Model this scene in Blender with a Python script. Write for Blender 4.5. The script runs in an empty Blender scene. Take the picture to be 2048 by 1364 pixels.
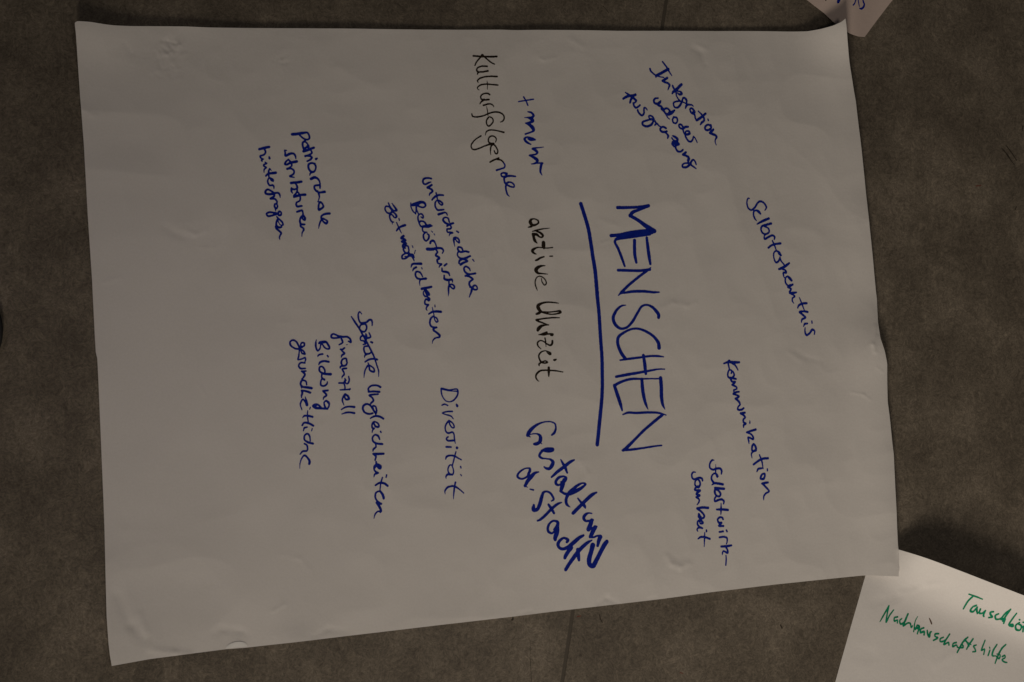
import bpy, bmesh, math
import numpy as np
from mathutils import Matrix, Vector

# ---------------------------------------------------------------- camera, world, lights
sc = bpy.context.scene
COL = sc.collection
cam_d = bpy.data.cameras.new('camera')
cam_d.sensor_width = 36.0
cam_d.lens = 36.0 * 2920.0 / 2048.0
cam_d.clip_start = 0.05
cam_d.clip_end = 50
cam = bpy.data.objects.new('camera', cam_d)
COL.objects.link(cam)
cam.matrix_world = Matrix(((0.95907805, -0.02969073, -0.28158081, -0.483077), (0.00000000, 0.99448682, -0.10486167, -0.179899), (0.28314182, 0.10057053, 0.95379048, 1.636311), (0, 0, 0, 1)))
sc.camera = cam

w = bpy.data.worlds.new('World')
sc.world = w
w.use_nodes = True
w.node_tree.nodes['Background'].inputs[0].default_value = (0.90, 0.90, 1.0, 1)
w.node_tree.nodes['Background'].inputs[1].default_value = 0.020
sc.view_settings.view_transform = 'Standard'
sc.view_settings.look = 'None'
sc.view_settings.exposure = 0.0
sc.view_settings.gamma = 1.0

def area(name, loc, target, sx, sy, power, color):
    l = bpy.data.lights.new(name, 'AREA')
    l.shape = 'RECTANGLE'
    l.size = sx
    l.size_y = sy
    l.energy = power
    l.color = color
    o = bpy.data.objects.new(name, l)
    COL.objects.link(o)
    o.location = loc
    o.rotation_euler = (Vector(target) - Vector(loc)).to_track_quat('-Z', 'Y').to_euler()
    return o
area('room_lamp', (-0.70, -3.3, 1.42), (2.6, -2.95, 0.1), 1.3, 0.9, 132.0, (1.0, 0.88, 0.735))
area('overhead_fill', (0.50, -0.35, 2.0), (0.4, -0.35, 0), 0.5, 0.5, 3.2, (1.0, 0.885, 0.75))  # added overhead fill: lifts the shadows and falls off toward the corners
lilac = area('lilac_fill', (-1.7, 0.15, 1.5), (-0.37, -0.03, 0), 0.25, 0.3, 0.02, (0.90, 0.78, 1.0))  # added unseen source, only a faint lilac tint on the left of the sheet
lilac.data.spread = math.radians(24)

# ---------------------------------------------------------------- measured data (metres / tenths of a millimetre)
EDGES=[[(-502.4, 333.9), (-501.2, 336.2), (-491.7, 336.6), (-485.6, 336.8), (-470.0, 336.0), (-460.4, 336.0), (-444.4, 337.2), (-412.5, 340.5), (-385.3, 342.8), (-358.3, 344.2), (-291.5, 350.2), (-184.2, 359.3), (-132.0, 363.4), (-15.8, 374.0), (5.3, 375.2), (26.6, 377.4), (81.2, 382.1), (136.6, 386.4), (193.6, 391.9), (321.4, 403.2), (373.3, 407.0), (391.1, 408.3), (407.8, 411.4), (422.0, 415.3), (432.3, 420.1), (436.8, 424.3)], [(436.8, 424.3), (440.7, 404.1), (451.3, 355.5), (457.6, 322.7), (463.6, 263.2), (468.1, 216.2), (471.5, 168.2), (478.2, 106.4), (482.0, 66.9), (481.1, 37.2), (482.3, 17.4), (487.6, 1.2), (491.2, -14.9), (491.6, -63.4), (493.8, -82.9), (497.7, -131.2), (498.3, -179.3), (498.9, -236.4), (499.1, -255.5), (498.3, -280.8)], [(498.3, -280.8), (486.7, -280.2), (460.8, -279.1), (452.3, -279.1), (333.9, -288.3), (248.3, -296.0), (186.0, -302.6), (125.1, -308.0), (45.4, -314.9), (1.8, -319.1), (-88.1, -326.7), (-166.1, -333.7), (-222.4, -338.6), (-303.2, -345.6), (-325.3, -346.6), (-405.6, -354.6), (-444.0, -360.3)], [(-444.0, -360.3), (-446.2, -349.1), (-448.1, -335.2), (-450.6, -309.0), (-453.1, -263.0), (-455.4, -216.5), (-457.4, -185.3), (-463.8, -92.4), (-467.6, -39.8), (-468.3, -31.2), (-469.7, -28.5), (-471.8, -3.9), (-476.0, 52.0), (-482.6, 123.3), (-488.9, 200.7), (-494.7, 257.1), (-500.8, 321.4), (-502.4, 333.0), (-502.4, 333.9)]]
CREASES=[(0.1917, -0.2524, 0.198, -0.2619, 0.00372, 0.00042), (0.198, -0.2619, 0.2083, -0.2656, 0.00372, 0.00042), (0.2083, -0.2656, 0.22, -0.2616, 0.00372, 0.00042), (0.1943, -0.2483, 0.2045, -0.2561, 0.00372, -0.0001), (0.2045, -0.2561, 0.2149, -0.2538, 0.00372, -0.0001), (0.1861, 0.0446, 0.2039, 0.0526, 0.00372, 0.00028), (0.2039, 0.0526, 0.2216, 0.0496, 0.00372, 0.00028), (0.2216, 0.0496, 0.2335, 0.0537, 0.00372, 0.00028), (0.1862, 0.0569, 0.2138, 0.0629, 0.0062, -0.0002), (0.3676, -0.0016, 0.3826, -0.0099, 0.00372, -0.00022), (0.3826, -0.0099, 0.402, -0.0132, 0.00372, -0.00022), (0.3573, -0.0037, 0.3742, -0.0139, 0.0031, 0.0002), (0.4771, 0.0315, 0.4715, 0.009, 0.0031, 0.0006), (0.4715, 0.009, 0.4741, -0.0005, 0.0031, 0.0006), (0.4824, 0.0412, 0.479, 0.0232, 0.00248, -0.0004), (0.4429, -0.0519, 0.4583, -0.0547, 0.00186, 0.00025), (0.4583, -0.0547, 0.4673, -0.0608, 0.00186, 0.00025), (0.4756, -0.0195, 0.4847, -0.0257, 0.00186, 0.0002), (0.034, 0.3431, 0.0384, 0.3416, 0.00248, 0.00025), (0.0384, 0.3416, 0.053, 0.3453, 0.00248, 0.00025), (0.2347, 0.3732, 0.2448, 0.3696, 0.00434, -0.0004), (0.2448, 0.3696, 0.25, 0.3553, 0.00434, -0.0004), (0.2415, 0.3776, 0.253, 0.3735, 0.0031, 0.00025), (0.0735, 0.3702, 0.0896, 0.3622, 0.00372, 0.0003), (-0.3991, 0.1143, -0.3892, 0.1076, 0.00496, -0.00035), (-0.3892, 0.1076, -0.3783, 0.1042, 0.00496, -0.00035), (-0.3774, 0.1115, -0.3675, 0.1075, 0.0031, 0.0003), (-0.3675, 0.1075, -0.3556, 0.1127, 0.0031, 0.0003), (-0.3645, 0.0936, -0.3453, 0.0934, 0.00124, 0.0002), (-0.4634, 0.0497, -0.4467, 0.0559, 0.00248, 0.00025), (-0.4601, 0.0449, -0.4508, 0.0502, 0.00124, -0.0002), (-0.2718, 0.0111, -0.2617, 0.0131, 0.00248, 0.00025), (-0.3594, -0.0611, -0.3527, -0.0704, 0.00248, 0.0003), (-0.44, -0.2863, -0.4251, -0.3183, 0.00558, -0.0007), (-0.4251, -0.3183, -0.4102, -0.3335, 0.00558, -0.0007), (-0.4161, -0.308, -0.4048, -0.34, 0.00434, 0.0005), (-0.2675, -0.2448, -0.2453, -0.2506, 0.0031, 0.0002), (-0.2453, -0.2506, -0.234, -0.2628, 0.0031, 0.0002), (-0.2747, -0.3069, -0.2611, -0.2995, 0.00248, 0.00035), (-0.3365, -0.3285, -0.3285, -0.325, 0.00434, -0.0004), (-0.3285, -0.325, -0.3096, -0.3276, 0.00434, -0.0004), (-0.3096, -0.3276, -0.3015, -0.3311, 0.00434, -0.0004), (-0.3201, -0.3434, -0.3121, -0.3394, 0.0031, 0.0003), (-0.3121, -0.3394, -0.3029, -0.3439, 0.0031, 0.0003), (-0.2274, -0.3352, -0.2136, -0.3279, 0.00372, -0.00035), (-0.2136, -0.3279, -0.194, -0.3306, 0.00372, -0.00035), (-0.4047, -0.3452, -0.3784, -0.3487, 0.00372, 0.0005), (-0.3784, -0.3487, -0.3626, -0.3507, 0.00372, 0.0005), (0.0584, -0.2814, 0.0689, -0.2672, 0.00186, 0.0002), (0.0096, -0.3166, 0.0205, -0.3134, 0.0031, -0.0004), (0.1046, -0.306, 0.1152, -0.3004, 0.0031, -0.00035), (0.1152, -0.3004, 0.1277, -0.3064, 0.0031, -0.00035), (0.1675, -0.3032, 0.1771, -0.3016, 0.00248, -0.0003), (0.0372, -0.1613, 0.0898, -0.1741, 0.00868, -0.0003), (0.0837, -0.1418, 0.0937, -0.1553, 0.00372, 0.00025), (0.0937, -0.1553, 0.0774, -0.1712, 0.00372, 0.00025), (-0.0392, 0.0945, -0.0148, 0.1075, 0.00372, 0.00015), (0.1108, 0.1502, 0.1313, 0.1439, 0.00372, 0.00022), (0.1119, 0.1215, 0.1209, 0.125, 0.00186, 0.0003), (0.1418, 0.0206, 0.1933, -0.0052, 0.00868, 0.00025), (0.1933, -0.0052, 0.2256, -0.0409, 0.00868, 0.00025), (0.3505, 0.1631, 0.4059, 0.1468, 0.00744, 0.0002), (-0.4485, 0.3174, -0.4417, 0.3077, 0.0031, -0.0003), (-0.4915, 0.2403, -0.4781, 0.2345, 0.00372, 0.0003), (-0.3962, 0.3145, -0.4044, 0.3127, 0.00161, -0.0003), (-0.4119, 0.3173, -0.4055, 0.3124, 0.00161, 0.0003), (-0.3935, 0.3247, -0.3859, 0.3199, 0.00161, 0.0003), (-0.4094, 0.3058, -0.4155, 0.3006, 0.00161, -0.0003), (-0.3927, 0.3228, -0.3995, 0.316, 0.00161, -0.0003), (-0.4102, 0.3207, -0.4023, 0.3165, 0.00161, 0.0003), (-0.3954, 0.3377, -0.3955, 0.3325, 0.00161, 0.0003), (-0.4089, 0.3253, -0.4037, 0.3223, 0.00161, -0.0003), (-0.4077, 0.3066, -0.4105, 0.2979, 0.00161, -0.0003), (-0.4152, 0.3114, -0.4142, 0.3048, 0.00161, -0.0003), (-0.3816, 0.3126, -0.3875, 0.3097, 0.00161, 0.0003), (-0.4066, 0.3167, -0.3987, 0.3154, 0.00161, -0.0003), (-0.3928, 0.326, -0.39, 0.3168, 0.00161, 0.0003), (-0.3988, 0.3133, -0.406, 0.3084, 0.00161, 0.0003), (-0.406, 0.319, -0.4074, 0.3131, 0.00161, -0.0003), (-0.3984, 0.3245, -0.3938, 0.3234, 0.00161, -0.0003), (-0.408, 0.3196, -0.4099, 0.3132, 0.00161, -0.0003), (-0.4034, 0.3256, -0.3981, 0.3184, 0.00161, -0.0003), (-0.3922, 0.3214, -0.3915, 0.3122, 0.00161, 0.0003), (-0.3994, 0.3191, -0.394, 0.3147, 0.00161, -0.0003), (-0.4063, 0.3115, -0.4004, 0.3079, 0.00161, 0.0003), (-0.4008, 0.3115, -0.3986, 0.3067, 0.00161, -0.0003), (-0.3903, 0.3212, -0.398, 0.3196, 0.00161, 0.0003), (-0.3983, 0.3144, -0.4029, 0.3085, 0.00161, 0.0003), (-0.4037, 0.3251, -0.3958, 0.3224, 0.00161, -0.0003), (-0.3965, 0.3178, -0.4012, 0.3161, 0.00161, 0.0003), (-0.3854, 0.3252, -0.392, 0.3172, 0.00161, 0.0003), (-0.3982, 0.3285, -0.3999, 0.3198, 0.00161, -0.0003), (-0.3953, 0.3027, -0.3983, 0.2962, 0.00161, 0.0003), (-0.4004, 0.3319, -0.4029, 0.3248, 0.00161, -0.0003), (-0.4128, 0.3134, -0.41, 0.305, 0.00161, 0.0003), (-0.4111, 0.2916, -0.4193, 0.2867, 0.00161, 0.0003), (-0.3889, 0.2941, -0.3937, 0.2933, 0.00161, 0.00017), (-0.4111, 0.2848, -0.4058, 0.2831, 0.00161, -0.00017), (-0.3987, 0.2874, -0.3952, 0.2815, 0.00161, -0.00017), (-0.3971, 0.3, -0.3924, 0.2953, 0.00161, 0.00017), (-0.3975, 0.2976, -0.4055, 0.2924, 0.00161, -0.00017), (-0.4101, 0.2971, -0.407, 0.2888, 0.00161, -0.00017), (-0.3873, 0.2833, -0.3954, 0.2805, 0.00161, 0.00017), (-0.4035, 0.296, -0.3981, 0.2926, 0.00161, -0.00017), (-0.4105, 0.2935, -0.4016, 0.2927, 0.00161, -0.00017), (-0.4187, 0.2975, -0.4226, 0.2928, 0.00161, -0.00017), (-0.4027, 0.3008, -0.3968, 0.2969, 0.00161, -0.00017), (-0.417, 0.2882, -0.4128, 0.2858, 0.00161, -0.00017), (-0.3953, 0.2909, -0.4021, 0.2883, 0.00161, -0.00017), (-0.402, 0.2973, -0.3955, 0.2957, 0.00161, -0.00017), (-0.2715, 0.3142, -0.2676, 0.3121, 0.00161, -0.00024), (-0.2696, 0.3113, -0.2741, 0.3107, 0.00161, -0.00024), (-0.28, 0.314, -0.2758, 0.3126, 0.00161, 0.00024), (-0.2787, 0.3191, -0.2765, 0.3152, 0.00161, 0.00024), (-0.2713, 0.3223, -0.273, 0.3178, 0.00161, -0.00024), (-0.2711, 0.316, -0.2756, 0.3147, 0.00161, 0.00024), (-0.2754, 0.3164, -0.2795, 0.3141, 0.00161, -0.00024), (-0.276, 0.3044, -0.2732, 0.301, 0.00161, 0.00024), (-0.2779, 0.3178, -0.279, 0.3131, 0.00161, -0.00024), (-0.2773, 0.3141, -0.2815, 0.3119, 0.00161, 0.00024), (-0.2835, 0.3124, -0.279, 0.3125, 0.00161, -0.00024), (-0.2769, 0.3083, -0.2728, 0.3066, 0.00161, 0.00024)]
GCREASES=[(0.5061, -0.3013, 0.5218, -0.2985, 0.0031, 0.0005), (0.5218, -0.2985, 0.5384, -0.2913, 0.0031, 0.0005), (0.5384, -0.2913, 0.5564, -0.2904, 0.0031, 0.0005), (0.4706, -0.3129, 0.4989, -0.3055, 0.00558, -0.0005), (0.5167, -0.3033, 0.4985, -0.3196, 0.00372, 0.0004), (0.4343, -0.3699, 0.4618, -0.3768, 0.00744, -0.0005), (0.4921, -0.2979, 0.5276, -0.2955, 0.00744, -0.0004), (0.5276, -0.2955, 0.5634, -0.2942, 0.00744, -0.0004), (0.5529, -0.3919, 0.5821, -0.3774, 0.00496, 0.0004)]
INKDATA={
 'integration':('blue',"""1934,3527,202 1960,3497,223 1991,3458,243 2015,3418,213 2039,3383,182 2056,3361,142|2009,3439,365 1960,3409,364 1901,3372,364 1850,3344,363|1850,3344,343 1844,3332,252 1842,3323,161|1767,3422,262 1774,3398,242 1805,3370,222 1844,3346,202 1881,3336,182 1949,3328,162|1993,3326,324 1963,3305,334 1935,3285,343|1935,3285,343 1963,3270,283 2007,3259,283 2024,3236,283 2014,3209,222 2001,3176,141|2182,3258,366 2142,3217,385 2103,3177,405 2073,3156,344 2059,3134,223|2065,3234,243 2077,3205,253 2098,3177,263 2134,3170,203 2171,3164,243 2182,3140,365 2155,3129,304 2131,3144,203|2110,3156,203 2112,3119,202 2128,3083,202 2154,3054,203 2178,3040,203|2246,3036,244 2247,3059,274 2233,3082,304 2208,3094,243 2196,3076,243 2186,3045,243 2162,2997,283 2128,2962,263 2089,2962,242 2073,2991,222 2076,3019,222 2110,3037,223 2159,3043,203 2207,3033,182 2255,3009,162|2230,2960,203 2237,2979,264 2255,3006,325 2289,3008,244 2319,3007,193 2335,2991,142|2340,2940,264 2313,2966,264 2291,2955,223 2302,2914,264 2336,2898,305 2353,2923,264 2325,2953,203|2330,2916,264 2351,2885,244 2360,2844,223 2373,2822,244|2499,2912,285 2459,2877,346 2414,2841,346 2378,2818,325|2401,2935,163 2430,2910,204 2464,2875,265 2478,2844,275 2476,2820,285 2448,2795,305 2428,2766,203|2528,2847,163 2535,2829,224|2567,2771,286 2572,2739,265 2547,2712,285 2507,2704,305 2488,2724,285 2502,2757,285 2537,2774,265 2565,2762,286|2602,2718,286 2577,2692,316 2557,2672,346|2557,2672,346 2596,2658,347 2631,2647,316 2646,2624,286 2630,2596,204 2625,2563,163 2639,2524,122"""),
 'und_oder':('blue',"""1867,3060,221 1833,3054,261 1812,3026,281 1823,2995,301 1861,2988,342 1891,3009,342 1904,3029,201|1875,2970,241 1904,2963,251 1923,2942,262 1935,2933,262|1847,2987,261 1875,2964,221 1918,2946,221 1908,2931,221 1937,2901,221 1970,2862,201 1995,2822,161 2019,2806,121|1942,2901,241 1952,2930,262 1991,2938,262 2020,2912,262 2004,2874,302 1975,2870,262 1949,2893,262|2083,2921,242 2043,2888,444 2004,2866,403|2072,2834,262 2111,2831,262 2121,2795,242 2101,2761,242 2067,2768,242 2057,2804,222 2072,2832,242|2198,2712,222 2174,2746,263 2143,2747,242 2144,2718,242 2173,2697,263 2202,2708,263|2261,2727,263 2222,2721,344 2193,2698,323|2191,2698,242 2202,2657,222 2221,2631,263 2260,2633,344 2284,2644,263 2270,2671,263 2236,2669,222 2221,2631,202 2235,2586,242 2268,2546,263 2298,2543,263 2320,2568,243 2333,2611,203|2330,2609,203 2348,2598,182 2366,2572,162 2382,2536,142"""),
 'ausgrenzung':('blue',"""1439,3100,139 1468,3082,239 1510,3056,319 1548,3033,299 1572,3007,260 1567,2984,200|1571,3081,340 1529,3061,379 1491,3061,349 1443,3039,319 1412,3018,298|1534,3046,299 1510,3012,299 1500,2974,259|1548,3033,260 1581,3008,260 1567,2984,230 1543,2968,199|1543,2973,259 1552,2936,259 1575,2915,259 1604,2931,240 1629,2954,240|1597,2889,259 1613,2854,269 1652,2826,280 1679,2850,260 1681,2896,260 1684,2928,200 1703,2925,180 1723,2901,160|1811,2791,261 1792,2822,240 1753,2831,220 1743,2813,220 1762,2792,220 1796,2790,240 1798,2753,260 1767,2714,320 1708,2693,300 1662,2711,279 1662,2743,279 1709,2765,260 1767,2783,240 1816,2773,261 1844,2738,221|1823,2718,220 1849,2739,261 1873,2717,201 1902,2701,201|1970,2688,261 1939,2704,281 1907,2694,261 1892,2668,261 1916,2642,301 1960,2643,301 1979,2650,301|1950,2640,241 1981,2619,261 1998,2598,301 1990,2565,201|2066,2602,161 2095,2590,242 2124,2565,242 2114,2536,282 2071,2546,201 2045,2573,201|2100,2536,242 2056,2514,261 2048,2500,251 2074,2467,241|2124,2528,201 2094,2503,362 2065,2510,342|2052,2600,141 2095,2579,242 2122,2554,242 2100,2536,262 2056,2522,261 2051,2503,241 2074,2468,221|2123,2521,242 2138,2499,302 2099,2483,282 2094,2455,261 2122,2411,282 2160,2408,262 2190,2433,262|2228,2403,302 2194,2373,363|2194,2373,322 2237,2358,302 2266,2341,282 2251,2308,222 2260,2276,202|2363,2260,202 2353,2291,222 2326,2317,242 2299,2293,262 2279,2255,302 2231,2217,302 2185,2217,261 2182,2244,221 2217,2267,221 2265,2265,242 2313,2238,242 2364,2207,141|2275,2328,222 2260,2272,242 2294,2265,242"""),
 'kulturfolgen':('black',"""-486,3389,222 -380,3391,222 -290,3396,233 -199,3405,243|-375,3403,404 -374,3398,404|-384,3397,222 -425,3349,182 -456,3302,171 -467,3274,161|-362,3399,202 -317,3363,182 -267,3326,172 -227,3309,162|-317,3275,222 -380,3272,202 -429,3252,181 -445,3227,181 -434,3201,201 -380,3202,202 -308,3220,242|-420,3197,242 -432,3183,201 -436,3168,141|-192,3160,202 -262,3158,202 -343,3146,192 -411,3118,181 -435,3089,161 -426,3070,101|-182,3058,182 -253,3059,182 -334,3057,181 -401,3040,181 -431,3014,161 -434,2992,121 -413,2980,80|-318,3099,81 -312,3054,121 -314,2997,81|-284,2934,202 -307,2946,201 -361,2937,181 -392,2910,181 -392,2879,181 -369,2865,221 -293,2873,222|-351,2869,261 -387,2839,181 -405,2811,120|-360,2797,221 -315,2815,201 -270,2821,181 -243,2806,161 -234,2789,101|-323,2788,80 -311,2734,121 -304,2677,100|-503,2684,160 -494,2657,180 -450,2651,200 -369,2669,181 -288,2707,201 -216,2728,202 -153,2723,202 -112,2695,182 -105,2655,182 -125,2623,161 -151,2610,121|-297,2659,201 -322,2618,181 -319,2573,181 -297,2550,181 -261,2578,181 -240,2615,181 -252,2649,181 -283,2665,181|-110,2488,222 -161,2497,181 -234,2507,181 -297,2500,181 -328,2475,160 -336,2441,100|-211,2362,120 -202,2402,161 -229,2430,181 -270,2431,181 -297,2400,180 -299,2365,180 -279,2344,221 -233,2343,241|-391,2425,200 -441,2392,160 -490,2342,179 -512,2297,179 -498,2263,179 -467,2256,199 -404,2278,180 -341,2309,180 -288,2330,240 -242,2338,261|-268,2207,80 -273,2243,140 -265,2310,200 -238,2333,221 -206,2305,181 -183,2258,181 -192,2224,181 -214,2229,181 -228,2262,120|-278,2118,200 -232,2145,220 -169,2175,201|-196,2158,241 -142,2150,201 -115,2128,201"""),
 'kulturfolgende':('blue',"""-119,2131,194 -95,2096,194 -101,2064,213 -151,2043,213 -196,2025,251|-69,1993,252 -105,1999,232 -140,1986,213 -133,1956,213 -97,1954,232 -69,1973,290 -96,1994,194|36,1964,194 -15,1968,252 -69,1960,271 -101,1940,251 -101,1896,232 -83,1866,251 -25,1838,213 16,1835,213 21,1855,213 -6,1884,213 -42,1891,213 -70,1876,271 -84,1839,251 -81,1795,232 -66,1743,212 -42,1719,116"""),
 'mehr':('blue',"""73,2876,152 121,2888,172 195,2905,172 262,2921,172|138,2938,210 163,2900,191 190,2839,191|190,2761,153 236,2752,267 261,2718,325 244,2699,286 194,2691,191 148,2686,95|189,2691,210 235,2676,420 253,2655,382 221,2634,324 157,2618,133|166,2617,190 212,2602,381 249,2569,477 262,2539,343 240,2519,229 194,2505,133 153,2489,114|155,2480,114 194,2494,95 249,2517,133|286,2425,153 249,2425,324 212,2420,228 194,2439,190 203,2444,190 240,2442,229 276,2431,191|221,2450,152 176,2449,228 148,2427,304 171,2393,323 226,2366,171|212,2422,133 185,2429,95|387,2344,96 332,2333,134 258,2321,209 245,2313,190 286,2298,362 309,2273,286 291,2250,228 249,2241,190 208,2235,152|208,2229,171 259,2212,342 304,2184,419 309,2166,324 277,2137,228 236,2128,133|236,2128,114 304,2143,190 373,2147,229|361,2142,343 350,2088,324 348,2035,247 366,2002,114"""),
 'underline':('blue',"""855,1681,475 909,1524,475 947,1401,475 974,1260,475 1000,1083,475 1034,889,493 1059,606,492|1059,588,492 1079,367,453 1096,76,452 1112,-161,451 1115,-416,450|1115,-433,450 1111,-590,450 1085,-870,467 1049,-1205,465"""),
 'menschen':('blue',"""1325,1661,412 1431,1667,393 1564,1678,355 1659,1689,435 1726,1705,435|1716,1695,297 1611,1652,335 1516,1610,433 1485,1568,432|1485,1573,432 1610,1507,453 1717,1441,592 1803,1399,574|1765,1390,692 1639,1383,552 1467,1356,451 1354,1328,430 1241,1313,429|1745,1357,336 1610,1337,472 1467,1311,490 1354,1288,430 1302,1272,351|1316,1286,293 1289,1244,332 1334,1152,351 1381,1038,351 1414,950,273|1543,1270,432 1543,1180,432 1548,1082,431 1566,1002,333|1703,1310,355 1715,1207,434 1734,1073,433 1748,992,335|1329,896,350 1466,899,352 1608,903,353 1742,922,354|1755,948,118 1713,914,295 1579,814,333 1455,711,351 1369,627,389|1859,651,197 1797,646,295 1654,652,352 1511,643,351 1407,624,292|1388,646,389 1331,590,136|1407,629,292 1360,614,233 1333,595,136|1424,475,117 1368,463,252 1301,402,349 1262,312,425 1290,233,425 1355,189,329 1430,202,310 1507,276,350 1575,386,331 1633,468,293 1695,488,254 1766,464,353 1822,412,432 1850,368,432 1848,341,412|1849,-30,489 1840,28,450 1789,98,371 1695,158,332 1591,192,292 1506,189,272 1402,144,310 1326,84,386 1316,13,425 1352,-92,425 1408,-170,444|1344,-194,193 1436,-178,290 1578,-157,291 1720,-135,273 1834,-131,273 1905,-138,156|1644,-128,389 1659,-208,447 1668,-287,447 1676,-349,330|1291,-394,307 1416,-369,366 1596,-335,329 1738,-308,272 1833,-290,214 1918,-287,156|1865,-396,468 1873,-504,467 1874,-628,467 1889,-716,369 1917,-773,97|1836,-405,175 1718,-408,175 1604,-412,252 1500,-415,309 1396,-439,327 1311,-476,346 1278,-495,345|1268,-499,403 1304,-604,460 1344,-726,422 1364,-796,230|1623,-416,387 1631,-535,464 1652,-659,425 1675,-729,309 1698,-777,97|1372,-844,173 1438,-821,288 1541,-823,308 1683,-815,309 1807,-815,271 1874,-827,233 1931,-843,136|1883,-840,369 1777,-921,368 1632,-1037,347 1520,-1144,345 1408,-1249,421 1375,-1271,344|1366,-1271,267 1473,-1262,306 1584,-1248,269 1706,-1229,250 1801,-1215,212 1868,-1208,193"""),
 'aktive':('black',"""317,1448,194 271,1465,155 230,1454,272 218,1424,427 243,1390,349 290,1397,233 322,1421,214 317,1448,194|248,1390,291 230,1372,271 193,1358,136|465,1365,78 400,1355,136 345,1343,175 289,1326,214 243,1313,97|289,1318,136 344,1301,292 376,1269,292 364,1249,214 335,1251,214 298,1278,330 252,1280,349|252,1280,368 263,1237,349 275,1202,349 302,1175,136|382,1185,447 382,1145,466 387,1119,291|366,1184,136 369,1123,175|400,1186,117 401,1111,97|497,1132,156 434,1121,136 370,1123,155 307,1122,174 261,1100,310 243,1077,348 265,1052,252 292,1041,97|388,1015,175 342,998,252 297,970,252 279,966,135|459,1024,155 494,1027,175|402,908,116 361,905,232 311,882,387 288,851,464 311,817,309 361,812,174 434,808,97|356,753,116 365,709,155 397,675,155 417,698,174 402,741,155 361,773,155 320,777,135 292,754,154 277,701,154 288,649,154 307,606,77"""),
 'uhrzeit':('black',"""569,464,103 514,470,165 423,471,206 351,453,287 313,422,431 324,387,431 356,358,246 406,339,185 478,329,165 542,337,185 592,357,289 587,370,268 532,366,185 460,355,165 387,354,164 342,348,205|351,357,267 324,339,348 293,327,246|580,291,103 514,290,185 424,281,185 342,267,205 292,255,246 324,239,225 387,219,164 446,201,123|446,201,103 397,197,205 351,183,348 319,151,450 310,135,348|423,115,205 369,92,246 319,80,102|428,107,164 369,79,143 423,89,143 469,95,226 496,91,246 491,78,185 469,77,144|319,82,102 387,82,205 432,94,205|398,45,184 406,6,164 411,-55,102|491,13,246 488,-18,267 463,-41,225 422,-24,184 377,5,143 337,12,164 306,-15,204 313,-54,184 350,-87,82|453,-151,164 422,-124,123 422,-111,102 467,-134,225 467,-149,205 431,-133,143|467,-134,184 431,-114,143 395,-108,123 349,-126,184 322,-162,204 327,-201,204 349,-239,245 395,-254,163 426,-242,225 404,-227,163 349,-248,204 322,-270,204 326,-285,163|508,-214,225 535,-207,184 517,-216,246|444,-306,306 444,-358,306 444,-410,143|620,-354,123 549,-343,164 476,-339,184 394,-338,184 335,-348,224 294,-384,244 284,-423,203 304,-457,163 324,-470,81"""),
 'gestaltung':('blue',"""482,-1099,240 514,-1071,313 533,-1011,241 519,-963,217 473,-944,168 401,-945,168 318,-971,263 246,-1019,406 197,-1075,477 184,-1105,429|188,-1105,310 215,-1125,119|211,-1096,143 264,-1087,143 309,-1091,215 338,-1116,407 341,-1159,478 323,-1190,406 282,-1207,406 259,-1207,239|332,-1189,167 359,-1204,96|349,-1278,143 390,-1288,239 444,-1296,215 494,-1278,288 499,-1261,264 453,-1253,192 399,-1266,335 345,-1305,310 327,-1344,310 354,-1369,263 408,-1377,167 462,-1385,263 494,-1415,431 481,-1458,479 449,-1493,383 408,-1489,287 386,-1472,167|417,-1283,239 472,-1270,264|757,-1389,217 707,-1414,361 634,-1470,408 553,-1526,383 508,-1565,311 479,-1591,239|591,-1385,168 612,-1423,288 643,-1474,384 671,-1539,240|598,-1650,288 639,-1646,240 657,-1603,336 630,-1584,240 571,-1595,335 531,-1642,359 535,-1672,335 567,-1685,239 607,-1655,192|630,-1620,360 616,-1672,551 598,-1732,455 589,-1753,359|589,-1753,311 634,-1783,311 697,-1787,408 779,-1753,457 852,-1714,361 898,-1671,241 861,-1661,217 797,-1689,337 734,-1740,432 688,-1783,456 660,-1834,383 655,-1886,383 669,-1916,311 704,-1941,96|1033,-1770,218 978,-1797,410 896,-1866,434 823,-1934,432 740,-2011,431|801,-1840,192 841,-1887,313 886,-1934,361 893,-1953,168|972,-2016,145 931,-2012,217 894,-2029,361 871,-2071,408 893,-2101,312 939,-2102,289 984,-2093,289|970,-2098,481 951,-2149,553 928,-2200,552|928,-2200,312 983,-2187,313 1029,-2171,241|1010,-2179,530 983,-2226,529 955,-2281,480|946,-2290,336 991,-2294,240 1037,-2278,241 1078,-2287,361|1073,-2291,554 1054,-2338,481 1040,-2393,337|979,-2388,624 958,-2465,551 935,-2550,599 940,-2609,551 980,-2627,599 1026,-2559,552 1081,-2458,529 1127,-2381,554 1155,-2347,482"""),
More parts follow.
